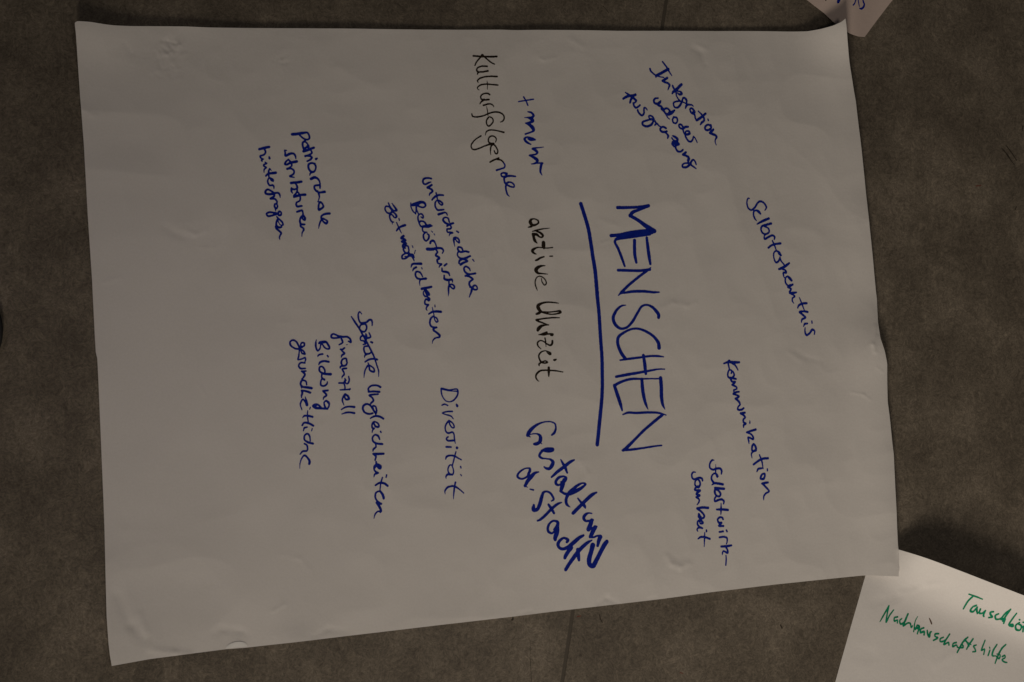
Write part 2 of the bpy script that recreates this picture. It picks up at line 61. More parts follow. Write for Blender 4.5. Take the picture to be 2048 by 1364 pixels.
 'd_stadt':('blue',"""189,-1562,277 211,-1519,362 211,-1494,256 166,-1490,170 104,-1520,234 64,-1563,276 64,-1592,276 104,-1613,234 158,-1600,255 202,-1562,298|319,-1532,171 274,-1545,341 229,-1587,490 184,-1639,447 153,-1694,361|153,-1694,213 184,-1711,106|211,-1732,149 254,-1741,213|475,-1870,171 502,-1853,257 489,-1814,278 453,-1772,257 408,-1759,235 377,-1772,320 354,-1831,448 331,-1908,447 299,-1967,425 263,-1976,467|259,-1916,276 253,-1950,467 254,-1971,467|601,-1887,150 551,-1904,321 469,-1968,363 388,-2044,341 334,-2086,298 302,-2099,212|439,-1912,278 470,-1955,363 505,-2010,299|512,-2197,277 503,-2201,213 544,-2155,427 549,-2117,363 504,-2100,256 454,-2125,277 427,-2180,341 435,-2226,319 480,-2244,256 511,-2214,256|548,-2164,406 538,-2231,576 515,-2299,490 517,-2316,405|659,-2347,321 673,-2326,385 628,-2300,278 582,-2321,341 550,-2367,426 564,-2410,362 609,-2427,363 672,-2406,427 745,-2352,493 809,-2301,429 864,-2272,301|708,-2411,577 672,-2462,491 641,-2512,469 635,-2529,384|968,-2328,172 918,-2354,366 826,-2429,472 754,-2514,492 691,-2598,448 646,-2665,426|794,-2437,471 799,-2497,493 809,-2557,343"""),
 'diversitaet':('blue',"""-855,-582,243 -776,-602,142 -667,-608,163|-855,-578,223 -759,-593,162 -672,-583,183 -659,-612,203 -671,-663,203 -715,-715,203 -758,-731,142 -802,-721,142 -841,-675,162 -856,-624,182 -859,-582,223|-849,-772,182 -819,-759,182 -780,-774,162|-675,-761,223 -667,-778,305|-727,-842,203 -775,-843,202 -845,-863,141 -793,-881,162 -740,-897,182 -714,-927,121|-766,-944,162 -757,-986,182 -727,-1028,182 -705,-1028,202 -709,-994,182 -740,-961,182 -766,-953,243 -801,-995,202 -809,-1046,182 -792,-1084,202 -766,-1092,222 -722,-1080,222 -705,-1104,182 -700,-1154,182 -689,-1209,121|-774,-1134,202 -794,-1151,202 -783,-1176,222 -704,-1175,242|-796,-1250,242 -739,-1252,202|-669,-1259,323 -668,-1261,323|-682,-1306,162 -699,-1373,202 -720,-1457,161|-803,-1391,141 -790,-1361,242 -739,-1348,222 -695,-1356,222 -656,-1377,182 -617,-1396,141|-720,-1461,161 -750,-1457,181 -772,-1491,181 -771,-1533,181 -750,-1562,221 -720,-1566,221 -707,-1533,181 -716,-1491,161 -729,-1462,141|-741,-1566,262 -780,-1567,261 -797,-1592,181 -795,-1613,80|-625,-1474,182 -620,-1490,182|-624,-1566,141 -614,-1579,141|-684,-1656,221 -694,-1702,221 -702,-1769,201 -707,-1848,80|-804,-1790,80 -808,-1757,180 -779,-1715,241 -718,-1698,241 -675,-1710,241 -631,-1740,161 -586,-1777,141"""),
 'unterschiedliche':('blue',"""-989,1875,223 -1024,1880,241 -1073,1870,259 -1090,1846,241 -1081,1811,241 -1059,1804,241 -1020,1824,241 -994,1834,148|-985,1800,278 -1033,1766,315|-1033,1766,259 -989,1747,260 -973,1726,241 -1006,1694,222 -1013,1671,111|-845,1685,223 -893,1685,278 -945,1662,278 -980,1623,204|-932,1709,186 -924,1676,204 -915,1624,148|-915,1629,130 -884,1613,223 -853,1584,223 -866,1566,204 -897,1590,204 -919,1620,167 -941,1593,222 -940,1545,222 -914,1507,241 -871,1509,241 -840,1515,186|-901,1455,315 -857,1471,260 -822,1481,204 -804,1469,186 -797,1450,149|-773,1371,204 -787,1414,204 -831,1420,204 -848,1393,259 -822,1360,278 -768,1341,241|-724,1361,260 -764,1346,260 -799,1322,241|-764,1341,223 -748,1308,223 -759,1292,223 -799,1285,222 -792,1249,204 -763,1252,204 -732,1245,241|-736,1245,223 -763,1233,204 -774,1207,111|-683,1268,186 -661,1255,205|-653,1133,223 -678,1147,167 -698,1176,186 -678,1190,204 -653,1166,223 -650,1135,223|-692,1194,241 -714,1184,260 -715,1140,223 -704,1089,93|-602,1034,223 -624,1076,223 -664,1078,241 -664,1048,241 -633,1024,241 -597,1030,223|-535,1029,242 -579,1035,260 -624,1026,242 -664,1022,204 -668,979,204 -632,950,241 -579,953,279 -517,982,242|-654,888,185 -646,919,278 -606,943,279 -557,928,242 -548,920,205 -588,900,204 -628,870,148|-632,876,315 -610,895,241 -561,919,186|-486,942,186 -468,923,130|-515,808,149 -529,837,223 -569,857,241 -591,834,241 -577,792,241 -533,768,242 -453,780,261|-573,745,241 -524,764,204|-564,749,260 -515,734,260 -484,709,260 -511,687,241 -528,655,223 -515,613,204|-528,674,204 -519,631,204 -488,602,241 -453,586,223 -430,596,205 -435,626,205 -462,638,223 -487,611,279 -502,563,260 -526,497,130"""),
 'beduerfnisse':('blue',"""-1210,1551,368 -1163,1566,461 -1111,1588,369 -1071,1582,296 -1056,1552,240 -1080,1529,221 -1128,1535,221 -1163,1551,239 -1166,1498,221 -1175,1446,147|-1232,1572,147 -1232,1538,147 -1206,1479,166 -1172,1448,147|-1164,1499,184 -1140,1448,184|-1110,1415,147 -1088,1403,221 -1083,1425,203 -1105,1450,221 -1136,1439,203 -1146,1404,202 -1136,1353,202 -1109,1302,221 -1075,1304,313 -1023,1306,350 -981,1315,221|-1044,1318,240 -1075,1360,221 -1118,1362,221 -1127,1345,184|-997,1329,185 -1066,1308,258 -1092,1286,202 -1083,1243,184 -1039,1236,166|-1053,1236,184 -1079,1208,221 -1074,1157,221 -1048,1134,202 -1017,1168,239 -1018,1207,221 -1035,1219,166|-987,1254,111 -972,1241,129|-954,1223,111 -945,1208,111|-999,1109,258 -991,1131,276 -960,1141,277 -938,1112,184 -924,1070,166|-1033,1039,386 -977,1040,387 -916,1055,314 -863,1055,259 -841,1030,203 -854,997,148|-933,1039,184 -911,1010,221 -932,975,258 -888,942,258 -915,919,221 -910,885,203|-932,970,240 -888,938,221|-827,854,240 -800,877,222|-932,969,258 -888,937,240 -909,919,221 -905,880,203 -861,869,221 -883,851,203 -892,829,110|-857,822,203 -852,788,240 -808,781,295 -777,770,258 -764,740,148|-830,737,203 -826,698,276 -781,687,314 -737,694,259 -728,664,111|-772,683,184 -768,636,203 -732,638,203 -706,613,240 -715,587,221 -746,603,203 -768,632,203|-768,637,240 -777,594,240 -777,542,203 -781,497,92"""),
 'zeitmoeglichkeiten':('blue',"""-1454,1555,128 -1422,1513,238 -1400,1476,274 -1430,1470,201 -1474,1510,201 -1496,1557,164|-1474,1510,183 -1525,1516,201 -1536,1485,182 -1512,1444,201 -1473,1437,237 -1456,1464,201 -1482,1510,183|-1473,1437,201 -1443,1452,201 -1409,1428,238 -1400,1398,256 -1421,1388,183 -1452,1421,183 -1477,1420,219 -1477,1377,201 -1456,1339,201 -1434,1336,146|-1451,1339,164 -1448,1309,73|-1371,1381,183 -1366,1359,146|-1299,1307,311 -1343,1289,274 -1377,1266,256 -1399,1234,183|-1399,1333,128 -1378,1287,183 -1360,1249,164 -1340,1210,91|-1316,1179,311 -1342,1152,292 -1311,1145,274 -1290,1129,256 -1333,1113,310 -1298,1102,311 -1285,1090,274 -1320,1075,256 -1324,1049,219 -1293,1038,201|-1250,1010,201 -1263,1061,201 -1289,1064,201 -1315,1037,219 -1301,991,237 -1267,979,256 -1250,1006,183|-1250,985,238 -1293,974,201 -1327,951,237 -1327,914,219 -1288,919,219 -1245,951,238 -1210,944,274 -1197,918,220 -1188,893,110|-1297,940,146 -1262,941,219 -1245,968,219 -1206,965,238 -1189,936,201|-1213,1072,110 -1203,1047,128|-1175,1018,128 -1185,979,110|-1105,864,312 -1158,862,293 -1210,853,238 -1225,818,128|-1162,821,238 -1192,803,238 -1205,776,128|-1098,818,128 -1092,803,128|-1087,713,165 -1114,759,220 -1157,770,238 -1173,739,238 -1157,697,238 -1113,684,256 -1048,693,311|-1113,682,238 -1122,647,183 -1117,605,73|-982,599,275 -1034,586,311 -1095,571,311|-1047,579,146 -1064,557,110 -1077,522,183 -1060,489,219 -1025,481,220|-1051,562,274 -1016,529,256 -1007,504,201 -1047,532,165|-1007,504,238 -1034,502,183 -1051,540,238|-1025,477,220 -1003,457,275 -1011,439,274 -1042,455,201 -1059,420,219 -1050,391,219 -1015,388,219 -1033,366,219 -1041,336,164 -1028,321,91|-939,390,128 -937,367,147|-868,311,312 -920,314,293 -972,304,256 -1010,281,201|-970,362,110 -959,313,146 -947,262,128|-945,253,146 -919,237,183 -902,199,201 -919,190,201 -941,219,165 -950,257,183 -984,231,238 -997,175,237 -979,137,237 -936,126,238 -914,126,183|-919,130,219 -949,117,310 -953,95,274 -919,70,256 -880,33,274 -884,16,238 -927,6,201 -958,-20,164 -969,-62,91"""),
 'patriarchale':('blue',"""-2618,2288,340 -2564,2297,341 -2497,2312,322 -2447,2320,247 -2426,2291,228 -2421,2257,228 -2442,2239,228 -2480,2245,228 -2530,2280,208|-2459,2238,190 -2479,2215,265 -2496,2201,246 -2497,2166,246 -2486,2129,227|-2475,2219,209 -2445,2191,228 -2428,2158,228 -2461,2143,265 -2482,2116,227|-2369,2149,285 -2403,2134,304 -2444,2115,322 -2486,2099,322|-2445,2161,228 -2402,2117,209 -2389,2088,209 -2427,2060,246 -2464,2045,284|-2452,2050,265 -2410,2049,246 -2389,2033,247 -2409,2006,246 -2442,1987,227|-2341,2019,304 -2330,2026,209|-2354,1963,228 -2392,1969,265 -2425,1950,265 -2424,1903,265 -2399,1871,265 -2365,1868,246 -2345,1904,228 -2345,1942,228 -2367,1966,228|-2369,1868,265 -2403,1853,227 -2411,1827,132|-2397,1785,322 -2364,1804,322 -2348,1814,189|-2364,1804,322 -2331,1798,284 -2305,1774,227 -2292,1736,190 -2292,1711,189|-2292,1685,208 -2292,1715,227 -2321,1716,246 -2355,1703,246 -2354,1673,246 -2329,1645,246 -2295,1634,246 -2238,1644,322|-2320,1649,227 -2303,1612,246 -2298,1574,170 -2315,1526,113|-2315,1522,113 -2285,1524,208 -2260,1500,227 -2251,1471,246 -2284,1439,265 -2301,1429,246 -2306,1472,227 -2293,1515,227 -2268,1512,189|-2178,1396,303 -2225,1389,284 -2262,1370,246 -2274,1344,227 -2257,1307,227 -2215,1279,284 -2202,1301,246 -2232,1325,208 -2262,1332,246 -2278,1306,208 -2294,1262,189 -2302,1215,94"""),
 'strukturen':('blue',"""-2678,2096,132 -2699,2097,188 -2694,2068,226 -2689,2034,282 -2644,2059,302 -2602,2066,245 -2577,2038,226 -2572,2008,132|-2655,1994,207 -2684,1967,226 -2696,1936,244 -2675,1933,244 -2626,1958,301 -2561,1976,321|-2655,1990,226 -2630,1962,245 -2617,1928,207 -2633,1906,207 -2666,1883,282|-2670,1882,244 -2625,1890,245 -2591,1867,226 -2595,1832,226 -2632,1804,244 -2636,1800,244 -2590,1790,169|-2506,1745,320 -2556,1735,320 -2622,1723,319|-2581,1727,188 -2555,1695,245 -2551,1669,245 -2580,1651,244 -2613,1657,244 -2617,1665,207 -2617,1631,244 -2604,1607,131|-2550,1648,207 -2562,1609,207 -2587,1578,244 -2587,1561,225|-2460,1598,320 -2504,1592,301 -2554,1577,320 -2587,1565,263|-2554,1631,207 -2529,1603,207 -2516,1570,226 -2520,1527,207 -2557,1499,225 -2561,1478,244 -2552,1457,263 -2498,1465,244|-2551,1394,244 -2526,1404,263 -2493,1414,226 -2483,1385,207 -2480,1360,188|-2484,1366,207 -2459,1329,263 -2462,1304,244 -2488,1319,188 -2488,1349,244 -2509,1326,244 -2516,1284,244 -2504,1255,263 -2462,1253,225|-2508,1250,263 -2507,1229,225 -2474,1206,244 -2473,1185,225 -2488,1159,169 -2491,1112,94"""),
 'hinterfragen':('blue',"""-2877,2123,300 -2927,2109,318 -2986,2090,299|-2931,2098,243 -2916,2061,225 -2933,2030,224 -2974,2011,224 -2966,1990,224 -2941,1979,187|-2949,1974,224 -2961,1965,205 -2953,1953,168|-2874,2007,225 -2870,1992,281|-2920,1947,131 -2915,1938,206 -2903,1931,224 -2931,1916,224 -2935,1903,205 -2906,1884,224 -2918,1871,205 -2929,1853,187 -2928,1824,75|-2866,1874,168 -2877,1844,224 -2876,1802,206 -2871,1768,168|-2866,1874,150 -2848,1854,131|-2798,1830,318 -2839,1823,299 -2884,1811,262 -2908,1787,205|-2859,1769,187 -2830,1750,243 -2825,1733,224 -2846,1740,187 -2863,1769,168 -2883,1747,187 -2882,1709,224 -2861,1680,224 -2828,1685,224 -2816,1670,206 -2815,1645,93|-2742,1548,112 -2749,1581,224 -2769,1601,243 -2811,1595,261 -2844,1618,224 -2885,1633,242 -2908,1614,261 -2905,1585,261 -2868,1579,280 -2819,1586,299|-2810,1582,224 -2810,1561,243 -2851,1529,261|-2847,1527,224 -2801,1528,224 -2776,1499,187|-2776,1499,168 -2780,1474,205 -2800,1469,243 -2804,1439,242 -2783,1419,224 -2771,1445,205 -2784,1478,205|-2795,1414,205 -2791,1389,93|-2750,1385,224 -2762,1368,261 -2753,1343,242 -2733,1348,243 -2729,1378,205 -2750,1389,224 -2766,1363,261 -2807,1369,261 -2865,1371,242 -2893,1352,242 -2876,1328,242 -2823,1339,242 -2782,1354,261|-2778,1325,186 -2748,1297,205 -2715,1265,224 -2706,1236,205 -2731,1230,149 -2756,1263,130 -2769,1296,186 -2781,1261,224 -2780,1224,261 -2747,1204,279 -2722,1210,224|-2788,1215,223 -2780,1190,261 -2750,1166,242 -2725,1138,224 -2737,1112,205 -2744,1087,186 -2738,1066,93"""),
 'soziale':('blue',"""-1794,252,110 -1820,279,166 -1834,255,202 -1832,204,202 -1810,154,221 -1780,151,239 -1738,161,239 -1709,187,258 -1683,188,240 -1672,159,203 -1674,125,148|-1763,143,258 -1806,125,221 -1818,87,202 -1796,58,220 -1762,51,221 -1737,90,221 -1742,127,221 -1768,147,258|-1915,220,147 -1874,161,239 -1822,87,220 -1779,13,220 -1727,-78,221 -1684,-161,239 -1649,-227,221 -1615,-327,184 -1593,-394,165 -1592,-457,110|-1707,40,166 -1690,-6,221 -1728,-20,276 -1779,4,239 -1804,-13,220 -1804,-47,184 -1770,-54,202|-1745,26,184 -1736,-11,257 -1749,-54,257|-1761,-63,239 -1748,-87,220 -1774,-97,165|-1685,-65,221 -1670,-70,258|-1718,-112,221 -1761,-121,202 -1764,-163,220 -1743,-200,239 -1705,-199,220 -1680,-178,221 -1697,-136,184|-1726,-204,220 -1751,-217,220 -1757,-243,128|-1611,-264,258 -1658,-257,239 -1708,-267,239 -1748,-293,202|-1716,-304,147 -1703,-338,202 -1694,-388,220 -1648,-403,257 -1644,-378,202 -1674,-345,184 -1712,-334,220 -1741,-372,183 -1757,-423,165 -1761,-473,91"""),
 'ungleichheiten':('blue',"""-1570,-577,257 -1604,-561,239 -1671,-563,238 -1709,-597,220 -1704,-630,274|-1708,-635,220 -1654,-629,238 -1582,-632,257|-1596,-659,202 -1655,-664,238 -1697,-673,220 -1663,-702,220 -1650,-735,238 -1675,-760,238 -1683,-781,110|-1611,-843,220 -1624,-801,201 -1654,-793,201 -1649,-835,219 -1619,-876,238 -1611,-843,220|-1657,-877,219 -1695,-886,237 -1746,-870,237 -1770,-829,255 -1763,-795,255 -1730,-774,256 -1688,-786,238 -1653,-835,219 -1619,-893,165|-1534,-937,238 -1577,-913,256 -1636,-911,238 -1682,-935,164|-1644,-985,183 -1622,-1026,256 -1588,-1030,256 -1584,-1009,201 -1618,-976,183 -1648,-977,201 -1664,-1018,219 -1656,-1047,219 -1635,-1047,201 -1655,-1068,201 -1662,-1097,109|-1563,-1082,201 -1560,-1092,201|-1574,-1171,183 -1592,-1134,237 -1630,-1122,219 -1655,-1151,219 -1650,-1192,237 -1616,-1217,255 -1544,-1225,274|-1620,-1221,182 -1616,-1258,219 -1645,-1284,237 -1649,-1308,127|-1527,-1334,274 -1581,-1337,292 -1645,-1337,255|-1640,-1342,237 -1615,-1366,237 -1625,-1408,182|-1614,-1424,164 -1606,-1457,255 -1563,-1473,328|-1563,-1473,273 -1605,-1465,237 -1630,-1499,200|-1610,-1424,146 -1606,-1457,273 -1567,-1498,328 -1559,-1474,255 -1601,-1453,218 -1631,-1474,200 -1634,-1511,218 -1613,-1540,236 -1588,-1552,236 -1625,-1565,218 -1636,-1599,109|-1491,-1573,182 -1496,-1599,182|-1477,-1697,255 -1511,-1672,273 -1570,-1664,236 -1616,-1690,218|-1538,-1602,164 -1557,-1672,200 -1565,-1754,127|-1560,-1754,182 -1530,-1796,254 -1521,-1837,291 -1534,-1804,200 -1569,-1759,218 -1606,-1771,218 -1618,-1820,236 -1592,-1870,218 -1550,-1899,272|-1596,-1886,363 -1566,-1936,308 -1549,-1977,272 -1557,-1993,218|-1545,-1985,181 -1587,-1985,199 -1616,-2014,181 -1631,-2063,90"""),
 'finanziell':('blue',"""-1943,-64,196 -1917,-76,213 -1922,-42,249 -1956,-14,249 -2006,-16,266 -2065,-5,231 -2116,14,230 -2141,-3,248 -2136,-28,248 -2090,-31,230 -2040,-21,248|-2031,-25,231 -2014,-62,248 -2010,-78,213 -2031,-96,213 -2051,-107,177|-1967,-106,107 -1955,-102,107|-1988,-141,213 -2009,-158,231 -2034,-159,213|-2034,-159,177 -2004,-187,213 -1987,-203,231 -2017,-225,230 -2025,-250,106|-1961,-294,231 -1970,-261,213 -2008,-271,230 -2024,-313,230 -2003,-346,230 -1969,-336,213 -1957,-307,213|-2003,-346,212 -2032,-355,230 -2036,-373,141|-1964,-374,230 -2011,-383,212 -1993,-420,212 -1989,-445,212 -2010,-466,194 -2014,-487,88|-1938,-465,159 -1930,-502,212 -1946,-544,212 -1967,-544,177 -1976,-499,177|-1980,-491,177 -1963,-511,124|-1984,-512,159 -1992,-537,212 -2046,-542,212|-1992,-537,212 -1979,-578,194 -1978,-611,177|-2031,-619,159 -1966,-615,194 -1917,-608,177|-1920,-597,106 -1924,-620,106|-1971,-666,230 -1941,-691,265 -1932,-719,283 -1966,-724,247 -1979,-700,212 -1975,-666,230 -2004,-717,212 -2003,-750,194 -1986,-791,106|-1868,-810,265 -1923,-806,230 -1973,-815,212 -2016,-841,141|-1867,-878,265 -1930,-871,229 -1972,-878,212 -2009,-891,123"""),
 'bildung':('blue',"""-2310,-58,106 -2316,-96,211 -2313,-146,229 -2292,-182,211 -2267,-153,194 -2260,-115,176 -2243,-94,176|-2277,-95,264 -2231,-85,265 -2198,-80,230|-2273,-82,176 -2206,-76,247 -2172,-117,247 -2159,-150,230 -2180,-159,230 -2214,-143,194 -2239,-110,194|-2237,-218,229 -2266,-223,211 -2287,-236,194 -2291,-249,106|-2183,-233,194 -2172,-246,194|-2166,-304,247 -2220,-297,247 -2265,-314,246 -2279,-340,123|-2209,-442,176 -2210,-400,229 -2240,-359,211 -2268,-368,229 -2268,-410,228 -2226,-438,264 -2143,-444,317|-2243,-451,211 -2242,-492,176 -2217,-504,264 -2213,-508,246|-2238,-484,176 -2254,-534,211 -2249,-571,228 -2216,-579,228 -2183,-553,211 -2179,-532,158|-2172,-629,228 -2225,-634,228|-2224,-638,228 -2192,-671,228 -2188,-687,228 -2216,-708,210 -2224,-733,105|-2165,-769,228 -2187,-745,228 -2211,-762,193 -2202,-811,228 -2181,-836,210 -2157,-802,211 -2161,-761,211 -2187,-749,193|-2173,-835,246 -2239,-832,263 -2313,-825,297 -2339,-805,227 -2306,-788,262 -2273,-796,228 -2239,-832,210|-2314,-809,262 -2298,-796,227"""),
 'gesundheitliche':('blue',"""-2470,-150,210 -2487,-122,193 -2471,-96,210 -2446,-100,211 -2446,-129,210 -2479,-146,210 -2519,-168,227 -2569,-153,227 -2603,-121,227 -2603,-88,227 -2570,-70,227 -2537,-86,228 -2499,-151,228 -2469,-216,175|-2469,-216,210 -2436,-224,210 -2453,-191,210 -2495,-167,193 -2502,-209,175 -2506,-251,210 -2514,-288,192 -2468,-278,193 -2435,-265,228 -2427,-286,193 -2435,-311,123|-2506,-242,122 -2510,-275,157|-2435,-323,193 -2484,-324,210 -2504,-358,210 -2483,-386,245 -2429,-385,193|-2421,-414,193 -2470,-419,210|-2466,-419,227 -2433,-451,245 -2445,-480,227 -2465,-506,210|-2411,-570,175 -2423,-529,210 -2465,-522,227 -2481,-564,227 -2456,-592,227 -2406,-599,297 -2356,-606,297|-2472,-580,262 -2468,-605,174|-2370,-658,262 -2415,-642,262 -2465,-635,209|-2469,-635,227 -2460,-659,262 -2468,-693,209 -2468,-713,157|-2427,-704,105 -2414,-749,262 -2405,-798,314 -2422,-766,227 -2451,-733,209 -2475,-767,209 -2479,-800,174 -2460,-853,122|-2367,-822,140 -2375,-843,122|-2395,-860,122 -2399,-913,174 -2390,-971,174 -2385,-995,157|-2341,-929,244 -2394,-917,244 -2432,-918,226 -2452,-939,122|-2331,-1027,244 -2377,-1003,261 -2435,-996,244 -2455,-1025,209|-2401,-1045,209 -2430,-1053,226 -2441,-1086,122|-2343,-1060,139 -2349,-1085,122|-2362,-1200,157 -2371,-1143,226 -2396,-1118,226 -2424,-1135,226 -2428,-1184,208 -2390,-1212,261 -2332,-1228,261|-2427,-1229,208 -2398,-1249,208 -2397,-1307,208 -2446,-1315,225 -2475,-1348,139|-2370,-1453,295 -2366,-1429,295 -2388,-1388,243 -2425,-1360,225 -2457,-1397,173 -2473,-1454,138 -2474,-1507,69"""),
 'selbsterkenntnis':('blue',"""3082,1875,125 3064,1879,188 3045,1824,208 3061,1755,229 3100,1730,250 3147,1760,271 3194,1828,272 3230,1849,293 3275,1833,251 3311,1779,252 3290,1738,147|3226,1691,272 3201,1717,376 3176,1729,271 3140,1718,229 3131,1671,250 3148,1625,229 3169,1599,146|3341,1637,314 3269,1605,334 3223,1583,292 3178,1557,188|3371,1575,314 3308,1556,314 3241,1529,271 3230,1486,250 3259,1441,250 3305,1439,251 3341,1469,251 3332,1510,230 3277,1535,251|3305,1439,230 3274,1414,209 3277,1373,271 3334,1403,293 3385,1425,272 3415,1407,251 3407,1374,188|3493,1329,314 3412,1313,293 3361,1293,272 3325,1264,271|3381,1361,167 3407,1305,230 3431,1246,167|3495,1179,272 3470,1187,146 3455,1210,146|3495,1179,314 3471,1217,251 3425,1230,230 3399,1202,209 3398,1138,209 3427,1083,251 3458,1099,272 3481,1142,230|3481,1151,230 3499,1105,209 3539,1061,209|3608,1083,273 3559,1048,356 3507,1018,355 3468,1002,292|3517,1005,272 3557,988,251 3562,960,293 3526,963,230 3526,931,230 3535,899,125|3637,867,335 3607,898,377 3581,915,251 3555,895,230 3552,840,251 3584,799,251 3615,796,272 3651,816,272|3644,811,272 3604,800,314 3583,781,251 3629,760,251 3608,722,272|3700,718,230 3653,710,335 3608,708,272|3628,700,272 3678,669,209 3647,645,230 3641,612,209 3663,578,105|3839,588,315 3783,581,293 3731,556,272 3715,523,188|3741,655,147 3773,580,210 3806,498,147|3851,477,294 3800,484,272 3739,473,272 3779,442,293 3819,406,272 3773,382,272 3762,345,146|3843,332,251 3807,325,272 3791,295,167|3906,368,147 3909,340,210|3811,277,146 3809,222,230 3828,185,272 3875,214,272 3911,257,293 3941,239,231 3936,200,189"""),
 'kommunikation':('blue',"""2697,-200,207 2756,-180,310 2825,-183,373 2903,-179,270|2766,-166,352 2771,-166,352|2805,-188,311 2853,-223,228 2884,-276,145|2751,-185,248 2765,-247,207 2770,-274,207|2794,-319,207 2799,-292,207 2774,-274,228 2750,-311,227 2754,-365,248 2803,-373,290 2833,-340,248 2818,-300,228 2789,-278,228|2856,-385,269 2813,-377,290 2783,-368,207|2788,-395,310 2802,-418,269 2846,-421,228 2806,-458,289|2811,-462,269 2859,-484,228 2864,-506,207 2824,-525,227 2826,-543,207|2892,-542,248 2848,-552,269 2818,-570,289|2823,-570,268 2891,-600,248 2846,-628,310|2846,-628,289 2884,-659,289 2903,-699,248 2878,-727,227 2873,-758,268 2922,-762,269 2951,-743,248|2966,-797,269 2912,-807,310|2912,-807,289 2950,-829,269 2970,-855,248 2945,-882,248 2949,-918,248 2978,-931,248 2948,-950,248 2946,-979,144|3031,-895,124 3031,-924,207|3110,-1001,290 3046,-1020,289 2986,-1039,227|2991,-1039,227 3045,-1060,227 3074,-1096,269 3074,-1123,248 3025,-1101,248 3005,-1097,206 3013,-1141,227 3017,-1177,103|3106,-1256,331 3061,-1265,268 3058,-1211,268 3078,-1180,269 3107,-1220,289 3106,-1251,310 3066,-1274,248 3046,-1301,206 3055,-1353,103|3266,-1353,311 3198,-1358,290 3138,-1385,289 3073,-1430,268|3154,-1311,165 3182,-1380,227 3200,-1479,145|3180,-1474,248 3136,-1483,268 3116,-1515,186|3256,-1483,186 3257,-1504,207|3223,-1568,248 3218,-1541,248 3184,-1550,268 3164,-1599,268 3203,-1604,310 3223,-1568,248|3261,-1648,289 3222,-1653,289 3183,-1662,268|3187,-1662,268 3231,-1702,268 3274,-1756,248 3229,-1782,227 3204,-1818,227 3202,-1861,103"""),
 'selbstwirk':('blue',"""2549,-1380,122 2525,-1380,224 2495,-1420,244 2495,-1473,244 2534,-1495,264 2582,-1482,285 2631,-1481,286 2650,-1508,265 2645,-1545,204|2571,-1433,81 2573,-1482,163 2567,-1535,204|2591,-1575,366 2582,-1553,285 2558,-1539,224 2524,-1562,224 2514,-1606,264 2542,-1650,285 2562,-1663,244|2663,-1672,306 2610,-1663,326 2552,-1659,285 2521,-1678,162|2677,-1725,326 2619,-1721,326 2561,-1716,305|2566,-1721,305 2556,-1756,305 2569,-1800,264 2612,-1818,264 2632,-1791,264 2614,-1756,264 2575,-1730,285|2579,-1809,223 2554,-1844,244 2556,-1875,264 2597,-1862,284 2646,-1853,285 2674,-1875,244 2669,-1906,183|2636,-1900,122 2635,-1966,244 2631,-2033,142|2724,-1980,305 2656,-1975,305 2579,-1975,243|2659,-2092,244 2645,-2071,244 2611,-2070,264 2586,-2098,243 2604,-2134,284 2638,-2134,264 2604,-2169,284 2662,-2174,264|2656,-2238,263 2607,-2244,223|2699,-2222,203 2707,-2238,244|2606,-2309,223 2659,-2303,263 2702,-2315,243 2708,-2354,203 2698,-2387,162|2761,-2407,264 2695,-2416,304 2628,-2419,263|2685,-2420,243 2709,-2460,243 2708,-2495,304 2684,-2486,223 2655,-2472,202 2645,-2490,222 2640,-2516,121|2688,-2525,162 2689,-2582,202 2683,-2643,182"""),
 'samkeit':('blue',"""2303,-1527,162 2272,-1527,222 2255,-1554,242 2262,-1598,242 2291,-1611,263 2349,-1593,263 2388,-1602,263 2397,-1628,223|2330,-1607,222 2301,-1633,222 2300,-1686,242 2338,-1708,283 2363,-1677,263 2358,-1637,243 2334,-1611,222|2334,-1699,303 2300,-1717,262 2295,-1739,262 2362,-1747,283 2323,-1774,303 2313,-1791,262 2357,-1805,263 2313,-1827,262|2312,-1825,262 2350,-1856,222 2344,-1887,222 2320,-1917,121|2464,-1955,324 2396,-1950,323 2319,-1961,262|2323,-1966,282 2376,-2001,262 2413,-2054,262 2393,-2080,242 2365,-2062,222 2341,-2027,242 2336,-2062,242|2341,-2062,242 2364,-2097,302 2390,-2137,302 2358,-2141,222 2344,-2106,222 2325,-2115,221 2324,-2158,241 2352,-2185,262 2385,-2198,222 2333,-2193,221 2313,-2215,201 2324,-2235,121|2436,-2220,202 2437,-2238,222|2479,-2326,262 2426,-2308,262 2359,-2303,261 2325,-2324,181|2413,-2251,141 2408,-2325,201 2403,-2417,101"""),
 'tauschboer':('green',"""5940,-3039,187 6043,-3073,203 6136,-3107,141|6001,-3066,266 5952,-3133,266 5916,-3226,235|6074,-3187,282 6032,-3207,251 6014,-3254,282 6052,-3267,266 6093,-3208,219 6094,-3241,282 6114,-3288,251|6141,-3235,251 6138,-3282,267 6174,-3289,220 6207,-3256,189|6211,-3256,251 6200,-3316,252 6210,-3330,220|6320,-3270,252 6281,-3277,252 6296,-3311,283 6323,-3338,252 6276,-3344,220|6396,-3298,221 6359,-3318,252 6377,-3365,252 6438,-3359,253 6487,-3286,253 6536,-3243,221|6536,-3243,253 6498,-3326,284 6473,-3393,253|6448,-3373,221 6493,-3360,269 6492,-3421,237|6629,-3294,221 6596,-3361,253 6567,-3442,269 6614,-3436,238 6627,-3463,254 6577,-3455,222|6700,-3416,254 6660,-3450,254 6678,-3504,286 6730,-3512,254 6740,-3464,254 6690,-3430,222|6689,-3376,222 6697,-3380,222|6747,-3410,222 6756,-3414,222|6768,-3465,254 6776,-3533,254"""),
